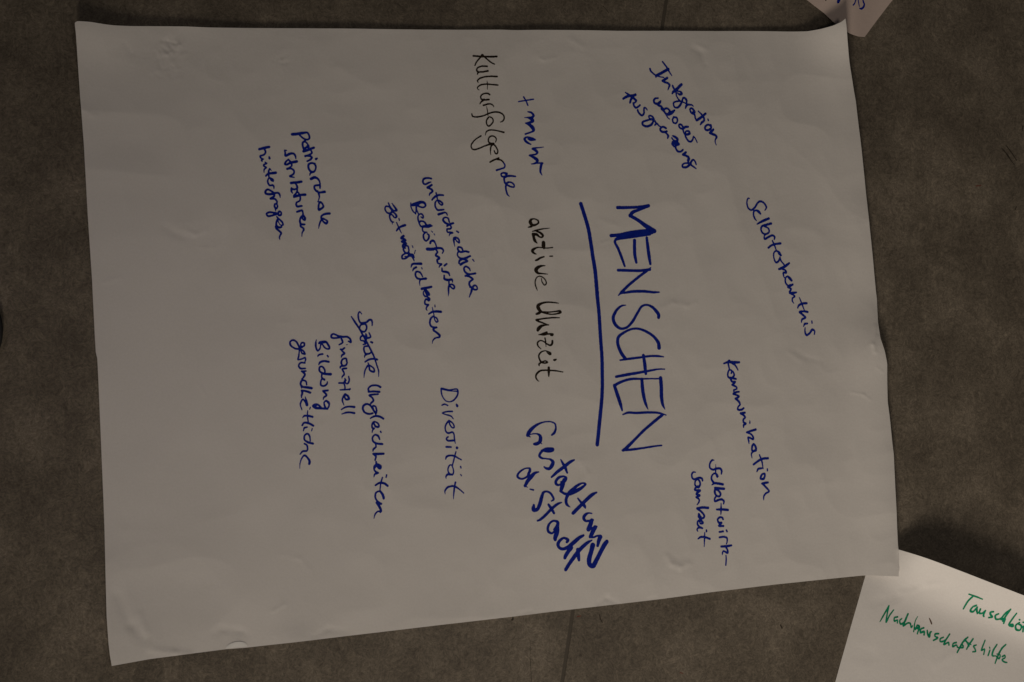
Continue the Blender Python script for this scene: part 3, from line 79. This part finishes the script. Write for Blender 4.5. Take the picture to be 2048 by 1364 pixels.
 'nachbarschaftshilfe':('green',"""4762,-3365,120 4815,-3290,210 4894,-3172,181|4894,-3172,181 4867,-3272,210 4849,-3373,210 4895,-3298,210 4958,-3225,151|5011,-3313,211 4967,-3322,211 4966,-3363,241 5010,-3352,181 5005,-3383,211|5069,-3334,181 5039,-3359,211 5053,-3401,256 5105,-3379,241 5158,-3278,212|5158,-3280,242 5112,-3367,257 5089,-3424,241 5148,-3393,212 5185,-3394,212 5203,-3446,212 5221,-3427,151|5294,-3313,91 5259,-3370,151 5234,-3498,181|5244,-3415,182 5257,-3473,212 5288,-3422,197 5317,-3436,212 5285,-3525,212|5287,-3461,273 5310,-3436,182|5376,-3457,243 5338,-3469,212 5330,-3513,273 5382,-3502,243 5380,-3540,258|5426,-3490,213 5432,-3535,273 5453,-3568,273 5467,-3517,258 5485,-3505,183|5588,-3533,213 5536,-3538,244 5535,-3564,213 5571,-3584,228 5511,-3614,213|5653,-3580,183 5608,-3598,213 5607,-3630,213 5674,-3619,214 5744,-3543,184|5744,-3543,214 5689,-3613,214 5657,-3670,213 5725,-3646,199 5729,-3678,214|5837,-3649,214 5792,-3661,214 5783,-3699,229 5836,-3681,214 5850,-3708,214|6004,-3589,215 5950,-3626,246 5896,-3696,245 5844,-3772,214|5865,-3714,184 5933,-3710,245 5919,-3671,153|5950,-3633,184 5987,-3640,184|6078,-3610,216 6016,-3686,246 5982,-3737,184|5973,-3627,215 6002,-3673,215 6016,-3699,215|5995,-3653,184 6047,-3681,154|6122,-3689,185 6084,-3701,216 6105,-3741,216 6112,-3767,216 6071,-3772,185|6251,-3634,185 6212,-3718,216 6196,-3757,185 6242,-3745,216 6228,-3809,185|6314,-3721,155 6320,-3734,155|6320,-3760,217 6293,-3824,216|6423,-3691,202 6370,-3761,248 6353,-3826,248 6391,-3834,155|6551,-3694,202 6491,-3745,248 6437,-3829,248 6392,-3925,186|6406,-3834,186 6451,-3868,233 6467,-3823,186 6422,-3809,155|6497,-3844,217 6536,-3832,217 6540,-3858,186 6496,-3883,217 6519,-3909,217 6567,-3921,155"""),
 'brown_speck':('brown',"""5458,-3339,111 5476,-3373,194 5490,-3408,194"""),
 's_mark':('blue',"""4383,4562,407 4374,4538,407 4364,4513,346|4624,4594,164 4611,4553,164 4593,4512,184 4573,4490,184|4647,4598,164 4657,4541,164 4667,4488,143|4724,4610,226 4734,4562,246 4749,4526,267 4732,4484,267 4695,4457,246 4672,4460,184"""),
 's_mark_black':('black',"""4200,4545,244 4201,4535,203"""),
 'floor_scuff':('dark',"""6765,2774,87 6831,2711,217 6890,2634,181 6956,2557,72|6836,2813,72 6909,2730,174 6997,2614,87|7110,3097,146 7091,3028,109|12,-3192,88 6,-3226,234 -6,-3231,117|1070,-3188,60 1082,-3246,120 1107,-3287,60|3406,-3372,127 3425,-3409,190|217,-3464,35 222,-3691,47 234,-3941,47|6963,1998,108 6938,1950,108|1165,4170,77 1242,4089,77"""),
 'floor_fleck':('red',"""797,-3210,155 834,-3205,131|6356,2237,114 6432,2249,114|2080,-3895,86 2118,-3908,86"""),
}


# ---------------------------------------------------------------- surface shapes
def g(t): return np.exp(-t*t)
def lnoise(x,y,s,seed):
    # smooth value noise on a lattice of pitch s
    xs=x/s+seed*17.3;ys=y/s+seed*9.1
    xi=np.floor(xs);yi=np.floor(ys);fx=xs-xi;fy=ys-yi
    fx=fx*fx*(3-2*fx);fy=fy*fy*(3-2*fy)
    def h(a,b):
        v=np.sin(a*127.1+b*311.7+seed*74.7)*43758.5453
        return v-np.floor(v)
    return (h(xi,yi)*(1-fx)+h(xi+1,yi)*fx)*(1-fy)+(h(xi,yi+1)*(1-fx)+h(xi+1,yi+1)*fx)*fy-.5
def seg(x,y,a,b):
    dx,dy=b[0]-a[0],b[1]-a[1];L=dx*dx+dy*dy+1e-12
    t=((x-a[0])*dx+(y-a[1])*dy)/L;tc=np.clip(t,0,1)
    return np.hypot(x-a[0]-tc*dx,y-a[1]-tc*dy),t
TL=(-.5023,.3395);TR=(.449,.431);BR=(.5046,-.2815);BL=(-.4437,-.3610)
def edged(x,y,a,b):  # distance to an edge line and fraction along it
    dx,dy=b[0]-a[0],b[1]-a[1];L=np.hypot(dx,dy)
    return np.abs((x-a[0])*dy-(y-a[1])*dx)/L,((x-a[0])*dx+(y-a[1])*dy)/L/L
def ridged(x,y,s,seed):
    c,q=np.cos(seed),np.sin(seed)
    return .5-np.abs(2*lnoise(x*c+y*q,y*c-x*q,s,seed))
def zsheet(x,y):
    x=np.asarray(x,float);y=np.asarray(y,float)
    z=.0018+.0007*lnoise(x,y,.11,1)+.0004*lnoise(x,y,.045,2)+.00012*lnoise(x,y,.018,5)+0.0013*ridged(x,y,.13,2.1)+.0008*ridged(x,y,.061,4.7)+.00026*ridged(x,y,.027,3.3)
    z=z+.007*g((x-TL[0])/.060)*g((y-TL[1])/.035)
    z=z+.016*g((x-TR[0])/.045)*g((y-TR[1])/.050)
    e,s=edged(x,y,TL,TR)
    z=z+np.exp(-e/.022)*(.0036*g((s-.14)/.055)+.0011+.0010*g((s-.62)/.05)+.0012*np.sin(s*21+1.)*.7)
    e,s=edged(x,y,TR,BR)
    z=z+g(e/.045)*(.0050+.003*g((s-.60)/.05)-.003*g((s-.50)/.05)+.002*g((s-.85)/.08))
    z=z+.0042*g(np.hypot(x-BR[0],y-BR[1])/.07)
    e,s=edged(x,y,BL,BR)
    z=z+.0012*g((x-BL[0]-.02)/.05)*g((y-BL[1])/.05)+.0018*g(e/.02)*g((s-.21)/.025)
    e,s=edged(x,y,TL,BL)
    z=z+np.exp(-e/.02)*(.0007+.0005*np.sin(s*15.))
    for a0,b0,a1,b1,w,h in CREASES:
        d,t=seg(x,y,(a0,b0),(a1,b1))
        z=z+.75*h*g(d/w)
    # near the lower right corner the sheet rides over the lifted edge of its neighbour
    zg=(zgreen(x,y)+.0006)/(1+np.exp((np.hypot(x-GC[0]-.02,y-GC[1]+.02)-.085)/.010))
    k=.0009
    return np.maximum(z,.0004)+k*np.log1p(np.exp(np.clip((zg-z)/k,-30,30)))
GC=(.4726,-.2381);GD=(.943,-.333)
def zgreen(x,y):
    x=np.asarray(x,float);y=np.asarray(y,float)
    dx,dy=GD
    e=-((x-GC[0])*dy-(y-GC[1])*dx)   # signed distance below top edge (negative inside)
    e=np.abs(e);s=(x-GC[0])*dx+(y-GC[1])*dy
    k=1/(1+np.exp(-(s-.035)/.012))
    z=.0007+.62*.010*np.log1p(np.exp((.046-e)/.010))*k+.0008*lnoise(x,y,.07,3)+.0004*lnoise(x,y,.03,4)
    z=z-.0009*g(np.hypot(x-.50,y+.27)/.05)
    for a0,b0,a1,b1,w,h in GCREASES:
        d,t=seg(x,y,(a0,b0),(a1,b1))
        z=z+.75*h*g(d/w)
    return np.maximum(z,.0003)
def zpink(x,y):
    # a soft ridge runs down to the corner: its left flank catches the lamp, its right flank turns away
    x=np.asarray(x,float);y=np.asarray(y,float)
    return .0006+.0005*lnoise(x,y,.05,6)+.0062*g((x-.452)/.030)


# ---------------------------------------------------------------- helpers
def tag(o, label=None, cat=None, group=None, kind=None):
    if label: o['label'] = label
    if cat: o['category'] = cat
    if group: o['group'] = group
    if kind: o['kind'] = kind
    return o

def link(name, verts, faces, mat, parent=None, smooth=False):
    me = bpy.data.meshes.new(name)
    me.from_pydata([tuple(map(float, v)) for v in verts], [], faces)
    me.update()
    if smooth:
        me.polygons.foreach_set('use_smooth', [True] * len(me.polygons))
    me.materials.append(mat)
    o = bpy.data.objects.new(name, me)
    COL.objects.link(o)
    if parent is not None:
        o.parent = parent
        o.matrix_parent_inverse = parent.matrix_basis.inverted()
    return o

def grid_mesh(name, X, Y, Z, mat, thick=.00012, parent=None):
    """a sheet: smooth grid with a thin turned-down rim that gives the cut edge its thickness"""
    n, m = X.shape
    co = np.stack([X, Y, Z], -1).reshape(-1, 3)
    idx = np.arange(n * m).reshape(n, m)
    q = np.stack([idx[:-1, :-1], idx[1:, :-1], idx[1:, 1:], idx[:-1, 1:]], -1).reshape(-1, 4)
    ring = np.concatenate([idx[0, :-1], idx[:-1, -1], idx[-1, :0:-1], idx[:0:-1, 0]])
    rv = co[ring].copy(); rv[:, 2] -= thick
    base = len(co); k = len(ring)
    co = np.concatenate([co, co[ring], rv])   # own copies, so the rim does not bend the shading of the top
    a = np.arange(k); b = (a + 1) % k
    rq = np.stack([base + a, base + b, base + k + b, base + k + a], -1)
    q = np.concatenate([q, rq])
    me = bpy.data.meshes.new(name)
    me.vertices.add(len(co)); me.vertices.foreach_set('co', co.astype(np.float32).ravel())
    me.loops.add(q.size); me.loops.foreach_set('vertex_index', q.astype(np.int32).ravel())
    me.polygons.add(len(q)); me.polygons.foreach_set('loop_start', np.arange(0, q.size, 4, dtype=np.int32))
    me.polygons.foreach_set('loop_total', np.full(len(q), 4, dtype=np.int32))
    sm = np.ones(len(q), bool); sm[-k:] = False
    me.polygons.foreach_set('use_smooth', sm)
    me.update(calc_edges=True); me.validate()
    me.materials.append(mat)
    o = bpy.data.objects.new(name, me)
    COL.objects.link(o)
    if parent is not None: o.parent = parent
    return o

def resample(pts, n, soft=2.0):
    p = np.array(pts, float)
    d = np.r_[0, np.cumsum(np.hypot(*np.diff(p, axis=0).T))]
    t = np.linspace(0, d[-1], n)
    q = np.stack([np.interp(t, d, p[:, 0]), np.interp(t, d, p[:, 1])], -1)
    r = int(soft * 3)
    ker = np.exp(-(np.arange(-r, r + 1) / soft) ** 2); ker /= ker.sum()
    # reflect about the end points so that the corners stay put
    a = 2 * q[0] - q[r:0:-1]; b = 2 * q[-1] - q[-2:-r - 2:-1]
    e = np.concatenate([a, q, b])
    return np.stack([np.convolve(e[:, i], ker, 'valid') for i in (0, 1)], -1)

def coons(top, right, bottom, left, nu, nv, soft=2.0):
    """edges given clockwise from the top left corner"""
    T = resample(top, nu, soft); B = resample(bottom[::-1], nu, soft)
    R_ = resample(right, nv, soft); L = resample(left[::-1], nv, soft)
    u = np.linspace(0, 1, nu)[:, None, None]; v = np.linspace(0, 1, nv)[None, :, None]
    P = (1 - v) * T[:, None] + v * B[:, None] + (1 - u) * L[None] + u * R_[None]
    P -= (1 - u) * (1 - v) * T[0] + u * (1 - v) * T[-1] + (1 - u) * v * B[0] + u * v * B[-1]
    return P[..., 0], P[..., 1]

# ---- ink: every word is the outline of its pen strokes, laid on the paper
def spline(P, step):
    P = np.array(P, float)
    if len(P) < 3: return P
    Q = np.vstack([2 * P[0] - P[1], P, 2 * P[-1] - P[-2]]); out = []
    for i in range(1, len(Q) - 2):
        p0, p1, p2, p3 = Q[i - 1:i + 3]
        d = [max(math.hypot(*(b - a)[:2]) ** .5, .012) for a, b in ((p0, p1), (p1, p2), (p2, p3))]
        t0 = 0; t1 = d[0]; t2 = t1 + d[1]; t3 = t2 + d[2]
        n = max(2, int(math.hypot(*(p2 - p1)[:2]) / step) + 1)
        for k in range(n):
            t = t1 + (t2 - t1) * k / n
            A1 = (t1 - t) / (t1 - t0) * p0 + (t - t0) / (t1 - t0) * p1
            A2 = (t2 - t) / (t2 - t1) * p1 + (t - t1) / (t2 - t1) * p2
            A3 = (t3 - t) / (t3 - t2) * p2 + (t - t2) / (t3 - t2) * p3
            B1 = (t2 - t) / (t2 - t0) * A1 + (t - t0) / (t2 - t0) * A2
            B2 = (t3 - t) / (t3 - t1) * A2 + (t - t1) / (t3 - t1) * A3
            out.append((t2 - t) / (t2 - t1) * B1 + (t - t1) / (t2 - t1) * B2)
    out.append(P[-1])
    return np.array(out)

def strokes(txt):
    res = []
    for s in txt.split('|'):
        P = [tuple(int(a) for a in q.split(',')) for q in s.split()]
        res.append(np.array([(x * 1e-4, y * 1e-4, w * 1e-5) for x, y, w in P]))
    return res

def ink(name, txt, zf, mat, parent, lift=.00013, cell=.00042, edge=.00012):
    S = [spline(s, .0011) for s in strokes(txt)]
    allp = np.concatenate(S)
    wmax = allp[:, 2].max()
    x0, y0 = allp[:, 0].min() - wmax, allp[:, 1].min() - wmax
    nx = int((allp[:, 0].max() + wmax - x0) / cell) + 2
    ny = int((allp[:, 1].max() + wmax - y0) / cell) + 2
    D = np.full((nx, ny), .01)
    gx = x0 + np.arange(nx) * cell; gy = y0 + np.arange(ny) * cell
    for P in S:
        for a, b in zip(P[:-1], P[1:]):
            m = max(a[2], b[2]) / 2 + cell * 2.5
            i0 = max(0, int((min(a[0], b[0]) - m - x0) / cell)); i1 = int((max(a[0], b[0]) + m - x0) / cell) + 2
            j0 = max(0, int((min(a[1], b[1]) - m - y0) / cell)); j1 = int((max(a[1], b[1]) + m - y0) / cell) + 2
            px = gx[i0:i1][:, None] - a[0]; py = gy[j0:j1][None, :] - a[1]
            dx, dy = b[0] - a[0], b[1] - a[1]
            t = np.clip((px * dx + py * dy) / (dx * dx + dy * dy + 1e-14), 0, 1)
            d = np.hypot(px - t * dx, py - t * dy) - (a[2] + (b[2] - a[2]) * t) / 2
            D[i0:i1, j0:j1] = np.minimum(D[i0:i1, j0:j1], d)
    # felt-tip edges are never perfectly even
    GX, GY = np.meshgrid(gx, gy, indexing='ij')
    D = D + edge * 2 * lnoise(GX, GY, .0016, 7) + edge * lnoise(GX, GY, .0007, 8)
    D[0] = D[-1] = .01; D[:, 0] = D[:, -1] = .01
    V = []; F = []; cache = {}
    def node(i, j):
        k = (i, j)
        if k not in cache:
            cache[k] = len(V); V.append((gx[i], gy[j]))
        return cache[k]
    def cut(i, j, i2, j2):
        k = (i, j, i2, j2) if (i, j) < (i2, j2) else (i2, j2, i, j)
        if k not in cache:
            da, db = D[k[0], k[1]], D[k[2], k[3]]
            t = min(max(da / (da - db), .02), .98)
            cache[k] = len(V)
            V.append((gx[k[0]] + (gx[k[2]] - gx[k[0]]) * t, gy[k[1]] + (gy[k[3]] - gy[k[1]]) * t))
        return cache[k]
    ins = D < 0
    any4 = ins[:-1, :-1] | ins[1:, :-1] | ins[1:, 1:] | ins[:-1, 1:]
    for i, j in np.argwhere(any4):
        c = ((i, j), (i + 1, j), (i + 1, j + 1), (i, j + 1))
        f = []
        for k in range(4):
            a, b = c[k], c[(k + 1) % 4]
            if ins[a]: f.append(node(*a))
            if ins[a] != ins[b]: f.append(cut(*a, *b))
        if len(f) > 2: F.append(f)
    V = np.array(V)
    Z = zf(V[:, 0], V[:, 1]) + lift
    return link(name, np.c_[V, Z], F, mat, parent, True)

# ---------------------------------------------------------------- materials
def nodes(name):
    m = bpy.data.materials.new(name); m.use_nodes = True
    nt = m.node_tree
    return m, nt, nt.nodes['Principled BSDF']

def N(nt, t, **kw):
    n = nt.nodes.new(t)
    for k, v in kw.items():
        if k in n.inputs: n.inputs[k].default_value = v
        else: setattr(n, k, v)
    return n

def ramp(nt, src, stops):
    r = nt.nodes.new('ShaderNodeValToRGB')
    e = r.color_ramp.elements
    e[0].position, e[0].color = stops[0][0], (*stops[0][1], 1)
    e[1].position, e[1].color = stops[-1][0], (*stops[-1][1], 1)
    for p, c in stops[1:-1]:
        x = e.new(p); x.color = (*c, 1)
    nt.links.new(src, r.inputs[0])
    return r

def paper_material(name, base, rough=.55):
    m, nt, b = nodes(name)
    tc = N(nt, 'ShaderNodeTexCoord')
    n1 = N(nt, 'ShaderNodeTexNoise', Scale=9.0, Detail=5.0)
    n2 = N(nt, 'ShaderNodeTexNoise', Scale=420.0, Detail=4.0)
    n3 = N(nt, 'ShaderNodeTexNoise', Scale=60.0, Detail=6.0, Roughness=.6)
    for n in (n1, n2, n3): nt.links.new(tc.outputs['Object'], n.inputs['Vector'])
    r = ramp(nt, n1.outputs[0], [(.3, tuple(c * .965 for c in base)), (.7, base)])
    mx = N(nt, 'ShaderNodeMix', data_type='RGBA', blend_type='MULTIPLY'); mx.inputs[0].default_value = 1
    r2 = ramp(nt, n2.outputs[0], [(.3, (.955, .955, .955)), (.7, (1, 1, 1))])
    nt.links.new(r.outputs[0], mx.inputs[6]); nt.links.new(r2.outputs[0], mx.inputs[7])
    nt.links.new(mx.outputs[2], b.inputs['Base Color'])
    b.inputs['Roughness'].default_value = rough
    b.inputs['Specular IOR Level'].default_value = .35
    add = N(nt, 'ShaderNodeMath', operation='MULTIPLY_ADD'); add.inputs[1].default_value = .35
    nt.links.new(n2.outputs[0], add.inputs[0]); nt.links.new(n3.outputs[0], add.inputs[2])
    bp = N(nt, 'ShaderNodeBump', Strength=.30, Distance=.0006)
    nt.links.new(add.outputs[0], bp.inputs['Height']); nt.links.new(bp.outputs[0], b.inputs['Normal'])
    return m

def ink_material(name, dark, light, rough=.5):
    m, nt, b = nodes(name)
    tc = N(nt, 'ShaderNodeTexCoord')
    n1 = N(nt, 'ShaderNodeTexNoise', Scale=130.0, Detail=4.0, Roughness=.65)
    nt.links.new(tc.outputs['Object'], n1.inputs['Vector'])
    r = ramp(nt, n1.outputs[0], [(.35, dark), (.72, light)])
    nt.links.new(r.outputs[0], b.inputs['Base Color'])
    b.inputs['Roughness'].default_value = rough
    b.inputs['Specular IOR Level'].default_value = .07
    return m

def lino_material():
    m, nt, b = nodes('lino')
    tc = N(nt, 'ShaderNodeTexCoord')
    L = nt.links.new
    warp = N(nt, 'ShaderNodeTexNoise', Scale=38.0, Detail=3.0)
    L(tc.outputs['Object'], warp.inputs['Vector'])
    sub = N(nt, 'ShaderNodeVectorMath', operation='MULTIPLY_ADD')
    sub.inputs[1].default_value = (.022, .022, .022)
    L(warp.outputs['Color'], sub.inputs[0]); L(tc.outputs['Object'], sub.inputs[2])
    big = N(nt, 'ShaderNodeTexNoise', Scale=11.0, Detail=8.0, Roughness=.62)
    mid = N(nt, 'ShaderNodeTexNoise', Scale=120.0, Detail=7.0, Roughness=.75, Distortion=1.2)
    fine = N(nt, 'ShaderNodeTexNoise', Scale=420.0, Detail=5.0, Roughness=.75)
    for n in (big, mid, fine): L(sub.outputs[0], n.inputs['Vector'])
    mp = N(nt, 'ShaderNodeMapping'); mp.inputs['Scale'].default_value = (1, .22, 1); mp.inputs['Rotation'].default_value = (0, 0, -.17)
    L(sub.outputs[0], mp.inputs['Vector'])
    streak = N(nt, 'ShaderNodeTexNoise', Scale=230.0, Detail=4.0, Roughness=.6)
    L(mp.outputs[0], streak.inputs['Vector'])
    c1 = ramp(nt, big.outputs[0], [(.38, (.124, .103, .079)), (.50, (.154, .129, .099)), (.62, (.196, .165, .128))])
    c2 = ramp(nt, mid.outputs[0], [(.36, (.76, .75, .73)), (.5, (.98, .98, .98)), (.64, (1.27, 1.26, 1.24))])
    c3 = ramp(nt, fine.outputs[0], [(.36, (.66, .65, .64)), (.5, (1, 1, 1)), (.66, (1.36, 1.35, 1.33))])
    c4 = ramp(nt, streak.outputs[0], [(.32, (.88, .88, .88)), (.68, (1.10, 1.10, 1.09))])
    cur = c1.outputs[0]
    for c in (c2, c3, c4):
        mx = N(nt, 'ShaderNodeMix', data_type='RGBA', blend_type='MULTIPLY'); mx.inputs[0].default_value = 1
        L(cur, mx.inputs[6]); L(c.outputs[0], mx.inputs[7]); cur = mx.outputs[2]
    L(cur, b.inputs['Base Color'])
    b.inputs['Roughness'].default_value = .52
    b.inputs['Specular IOR Level'].default_value = .35
    bp = N(nt, 'ShaderNodeBump', Strength=.25, Distance=.0004)
    L(mid.outputs[0], bp.inputs['Height']); L(bp.outputs[0], b.inputs['Normal'])
    return m

PAPER = paper_material('white_paper', (.785, .752, .722))
PAPER_GREEN = paper_material('white_paper_smooth', (.84, .81, .785), .5)
PAPER_TONGUE = paper_material('torn_paper_brightened', (.88, .87, .85), .4)  # paler base stands in for the light the tongue catches
PAPER_PINK = paper_material('pale_pink_paper', (.72, .585, .52))
INK = {
    'blue': ink_material('blue_marker', (.003, .014, .25), (.007, .026, .345)),
    'black': ink_material('black_marker', (.016, .010, .007), (.034, .024, .017)),
    'green': ink_material('green_marker', (.004, .21, .10), (.010, .30, .155)),
    'brown': ink_material('brown_speck', (.09, .05, .035), (.14, .08, .05)),
    'dark': ink_material('dark_scuff', (.040, .032, .024), (.060, .05, .038)),
    'red': ink_material('red_fleck', (.20, .05, .035), (.15, .06, .045)),
}
LINO = lino_material()
m, nt, b = nodes('seam_weld'); b.inputs['Base Color'].default_value = (.078, .064, .047, 1); b.inputs['Roughness'].default_value = .6
WELD = m
m, nt, b = nodes('subfloor'); b.inputs['Base Color'].default_value = (.08, .07, .06, 1); SUB = m
m, nt, b = nodes('black_leather'); b.inputs['Base Color'].default_value = (.010, .011, .011, 1); b.inputs['Roughness'].default_value = .5; LEATHER = m
m, nt, b = nodes('black_rubber'); b.inputs['Base Color'].default_value = (.014, .014, .014, 1); b.inputs['Roughness'].default_value = .8; RUBBER = m

# ---------------------------------------------------------------- floor: two linoleum sheets with a welded seam
def prism(poly, z0, z1):
    n = len(poly)
    v = [(x, y, z1) for x, y in poly] + [(x, y, z0) for x, y in poly]
    f = [tuple(range(n)), tuple(range(2 * n - 1, n - 1, -1))]
    f += [(i, i + n, (i + 1) % n + n, (i + 1) % n) for i in range(n)]
    return v, f
E_ = 3.0
floor = tag(link('floor', *prism([(-E_, -E_), (E_, -E_), (E_, E_), (-E_, E_)], -.06, -.0030), SUB), kind='structure')
sx = lambda y, off: .2005 + (y - .4328) * (.2005 - .0604) / (.4328 + .3954) + off
hw = .0023
ys = np.linspace(-E_, E_, 121)
wob = .0004 * np.sin(ys * 9) + .0002 * np.sin(ys * 31)
Lp = [(-E_, -E_)] + [(sx(y, -hw) + q, y) for y, q in zip(ys, wob)] + [(-E_, E_)]
link('lino_sheet', *prism(Lp, -.0028, 0), LINO, floor)
link('lino_sheet', *prism([(E_, -E_), (E_, E_)] + [(sx(y, hw) + q * .8, y) for y, q in zip(ys[::-1], wob[::-1])], -.0028, 0), LINO, floor)
link('seam_weld', *prism([(sx(-E_, -hw + .0001), -E_), (sx(-E_, hw - .0001), -E_), (sx(E_, hw - .0001), E_), (sx(E_, -hw + .0001), E_)], -.0029, -.00035), WELD, floor)
zero = lambda x, y: np.zeros_like(x)
ink('scuff_mark', INKDATA['floor_scuff'][1], zero, INK['dark'], floor, .00008)
ink('red_fleck', INKDATA['floor_fleck'][1], zero, INK['red'], floor, .00008)

# ---------------------------------------------------------------- the big sheet
ed = [[(x * .001, y * .001) for x, y in e] for e in EDGES]
X, Y = coons(*ed, 620, 460, 1.6)
sheet = grid_mesh('flipchart_sheet', X, Y, zsheet(X, Y), PAPER)
tag(sheet, 'big white flipchart sheet lying on the floor, covered in blue and black handwritten German words', 'poster')

WORDS = {
 'integration': 'blue handwritten word Integration', 'und_oder': 'blue handwritten words und oder', 'ausgrenzung': 'blue handwritten word Ausgrenzung',
 'kulturfolgen': 'black handwritten letters Kulturfolgen', 'kulturfolgende': 'blue ending of the word Kulturfolgende',
 'mehr': 'blue handwritten + mehr', 'menschen': 'heading MENSCHEN in thick blue capitals',
 'aktive': 'black handwritten word aktive', 'uhrzeit': 'black handwritten word Uhrzeit', 'gestaltung': 'thick blue handwritten word Gestaltung',
 'd_stadt': 'thick blue handwritten words d. Stadt', 'diversitaet': 'thin blue handwritten word Diversität',
 'unterschiedliche': 'blue handwritten word unterschiedliche', 'beduerfnisse': 'blue handwritten word Bedürfnisse',
 'zeitmoeglichkeiten': 'blue handwritten word Zeitmöglichkeiten', 'patriarchale': 'blue handwritten word patriarchale',
 'strukturen': 'blue handwritten word Strukturen', 'hinterfragen': 'blue handwritten word hinterfragen',
 'soziale': 'blue handwritten word Soziale, partly struck through', 'ungleichheiten': 'blue handwritten word Ungleichheiten',
 'finanziell': 'blue handwritten word finanziell', 'bildung': 'blue handwritten word Bildung', 'gesundheitliche': 'blue handwritten word gesundheitliche',
 'selbsterkenntnis': 'blue handwritten word Selbsterkenntnis', 'kommunikation': 'blue handwritten word Kommunikation',
 'selbstwirk': 'blue handwritten word Selbstwirk-', 'samkeit': 'blue handwritten word samkeit'}
for k, lab in WORDS.items():
    c, t = INKDATA[k]
    tag(ink('handwritten_word', t, zsheet, INK[c], sheet), lab)
ink('underline', INKDATA['underline'][1], zsheet, INK['blue'], sheet)

# the small torn tongue of paper on the lower edge, its lit look put into a paler colour
def tongue():
    a, b, c = (-0.32488, -0.34598), (-0.30177, -0.34412), (-0.31266, -0.33882)
    ax, ay = (b[0] - a[0]) / 2, (b[1] - a[1]) / 2
    mx, my = (a[0] + b[0]) / 2, (a[1] + b[1]) / 2
    ux, uy = c[0] - mx, c[1] - my
    v = []; f = []
    for i in range(13):
        t = math.pi * i / 12
        for k in range(5):
            q = k / 4
            x = mx - ax * math.cos(t) + ux * math.sin(t) * q; y = my - ay * math.cos(t) + uy * math.sin(t) * q
            v.append((x, y, float(zsheet(x, y)) + .00015 + .0002 * math.sin(t) * q))
    for i in range(12):
        for k in range(4): f.append((i * 5 + k, i * 5 + 5 + k, i * 5 + 6 + k, i * 5 + 1 + k))
    return v, f
tag(link('torn_tongue', *tongue(), PAPER_TONGUE, sheet, True), 'small half-round torn tongue of paper, its brightness put into a paler colour')

# ---------------------------------------------------------------- the sheet at the lower right, its upper edge standing up
s_ = np.linspace(0, .70, 300); e_ = np.linspace(0, .95, 300)[None, :] ** 1.0
S_, E2 = np.meshgrid(s_, np.linspace(0, .95, 380), indexing='ij')
px_, py_ = GD[1], -GD[0]
X = GC[0] + GD[0] * S_ + px_ * E2
Y = GC[1] + GD[1] * S_ + py_ * E2
green = grid_mesh('paper_sheet', X, Y, zgreen(X, Y), PAPER_GREEN)
tag(green, 'bright white paper sheet with green handwriting, its raised edge under the big sheet corner', 'paper sheet')
tag(ink('handwritten_word', INKDATA['tauschboer'][1], zgreen, INK['green'], green), 'green handwritten word beginning Tauschbö')
tag(ink('handwritten_word', INKDATA['nachbarschaftshilfe'][1], zgreen, INK['green'], green), 'green handwritten word Nachbarschaftshilfe')
ink('brown_mark', INKDATA['brown_speck'][1], zgreen, INK['brown'], green)

# ---------------------------------------------------------------- the sheet whose corner shows at the top right
P0 = (.4743, .4090)
le = [(.3941 - .776 * .45, .4519 + .63 * .45), (.3941, .4519), (.4166, .4368), (.4327, .4218), (.4504, .4108), (.4626, .4082), P0]
r_end = (P0[0] + .63 * .7, P0[1] + .776 * .7)
far = (le[0][0] + .63 * .7, le[0][1] + .776 * .7)
X, Y = coons([le[0], far], [far, r_end], [r_end, P0], le[::-1], 160, 200, 1.2)
pink = grid_mesh('paper_sheet', X, Y, zpink(X, Y), PAPER_PINK)
tag(pink, 'dull pinkish paper sheet with blue letters, tucked under the curled top right corner', 'paper sheet')
tag(ink('handwritten_word', INKDATA['s_mark'][1], zpink, INK['blue'], pink), 'blue letters cut off by the photo edge')
ink('ink_dot', INKDATA['s_mark_black'][1], zpink, INK['black'], pink)

# ---------------------------------------------------------------- unidentified black rim at the left, shaped as a low foot to keep its shadow short
foot = bpy.data.objects.new('low_black_rim', None); COL.objects.link(foot)
foot.location = (-.6272, -.0085, 0)
tag(foot, 'small black rounded rim of an unidentified low object at the far left edge of the floor', 'unidentified object')
def lathe(name, prof, mat, n=64):
    v = [(0, 0, prof[0][1])]; f = []
    for r, z in prof: v += [(r * math.cos(2 * math.pi * i / n), r * math.sin(2 * math.pi * i / n), z) for i in range(n)]
    for k in range(len(prof) - 1):
        for i in range(n):
            a0 = 1 + k * n + i; a1 = 1 + k * n + (i + 1) % n
            f.append((a0, a1, a1 + n, a0 + n))
    for i in range(n): f.append((0, 1 + (i + 1) % n, 1 + i))
    f.append(tuple(1 + (len(prof) - 1) * n + i for i in range(n)))
    o = link(name, v, f, mat, None, True); o.parent = foot
    return o
lathe('base_plate', [(.0595, 0), (.0615, .0015), (.062, .004), (.0612, .0062), (.059, .0075), (.030, .0088), (.012, .0095)], RUBBER)
lathe('stem', [(.010, .0090), (.010, .024), (.0095, .030)], LEATHER, 32)
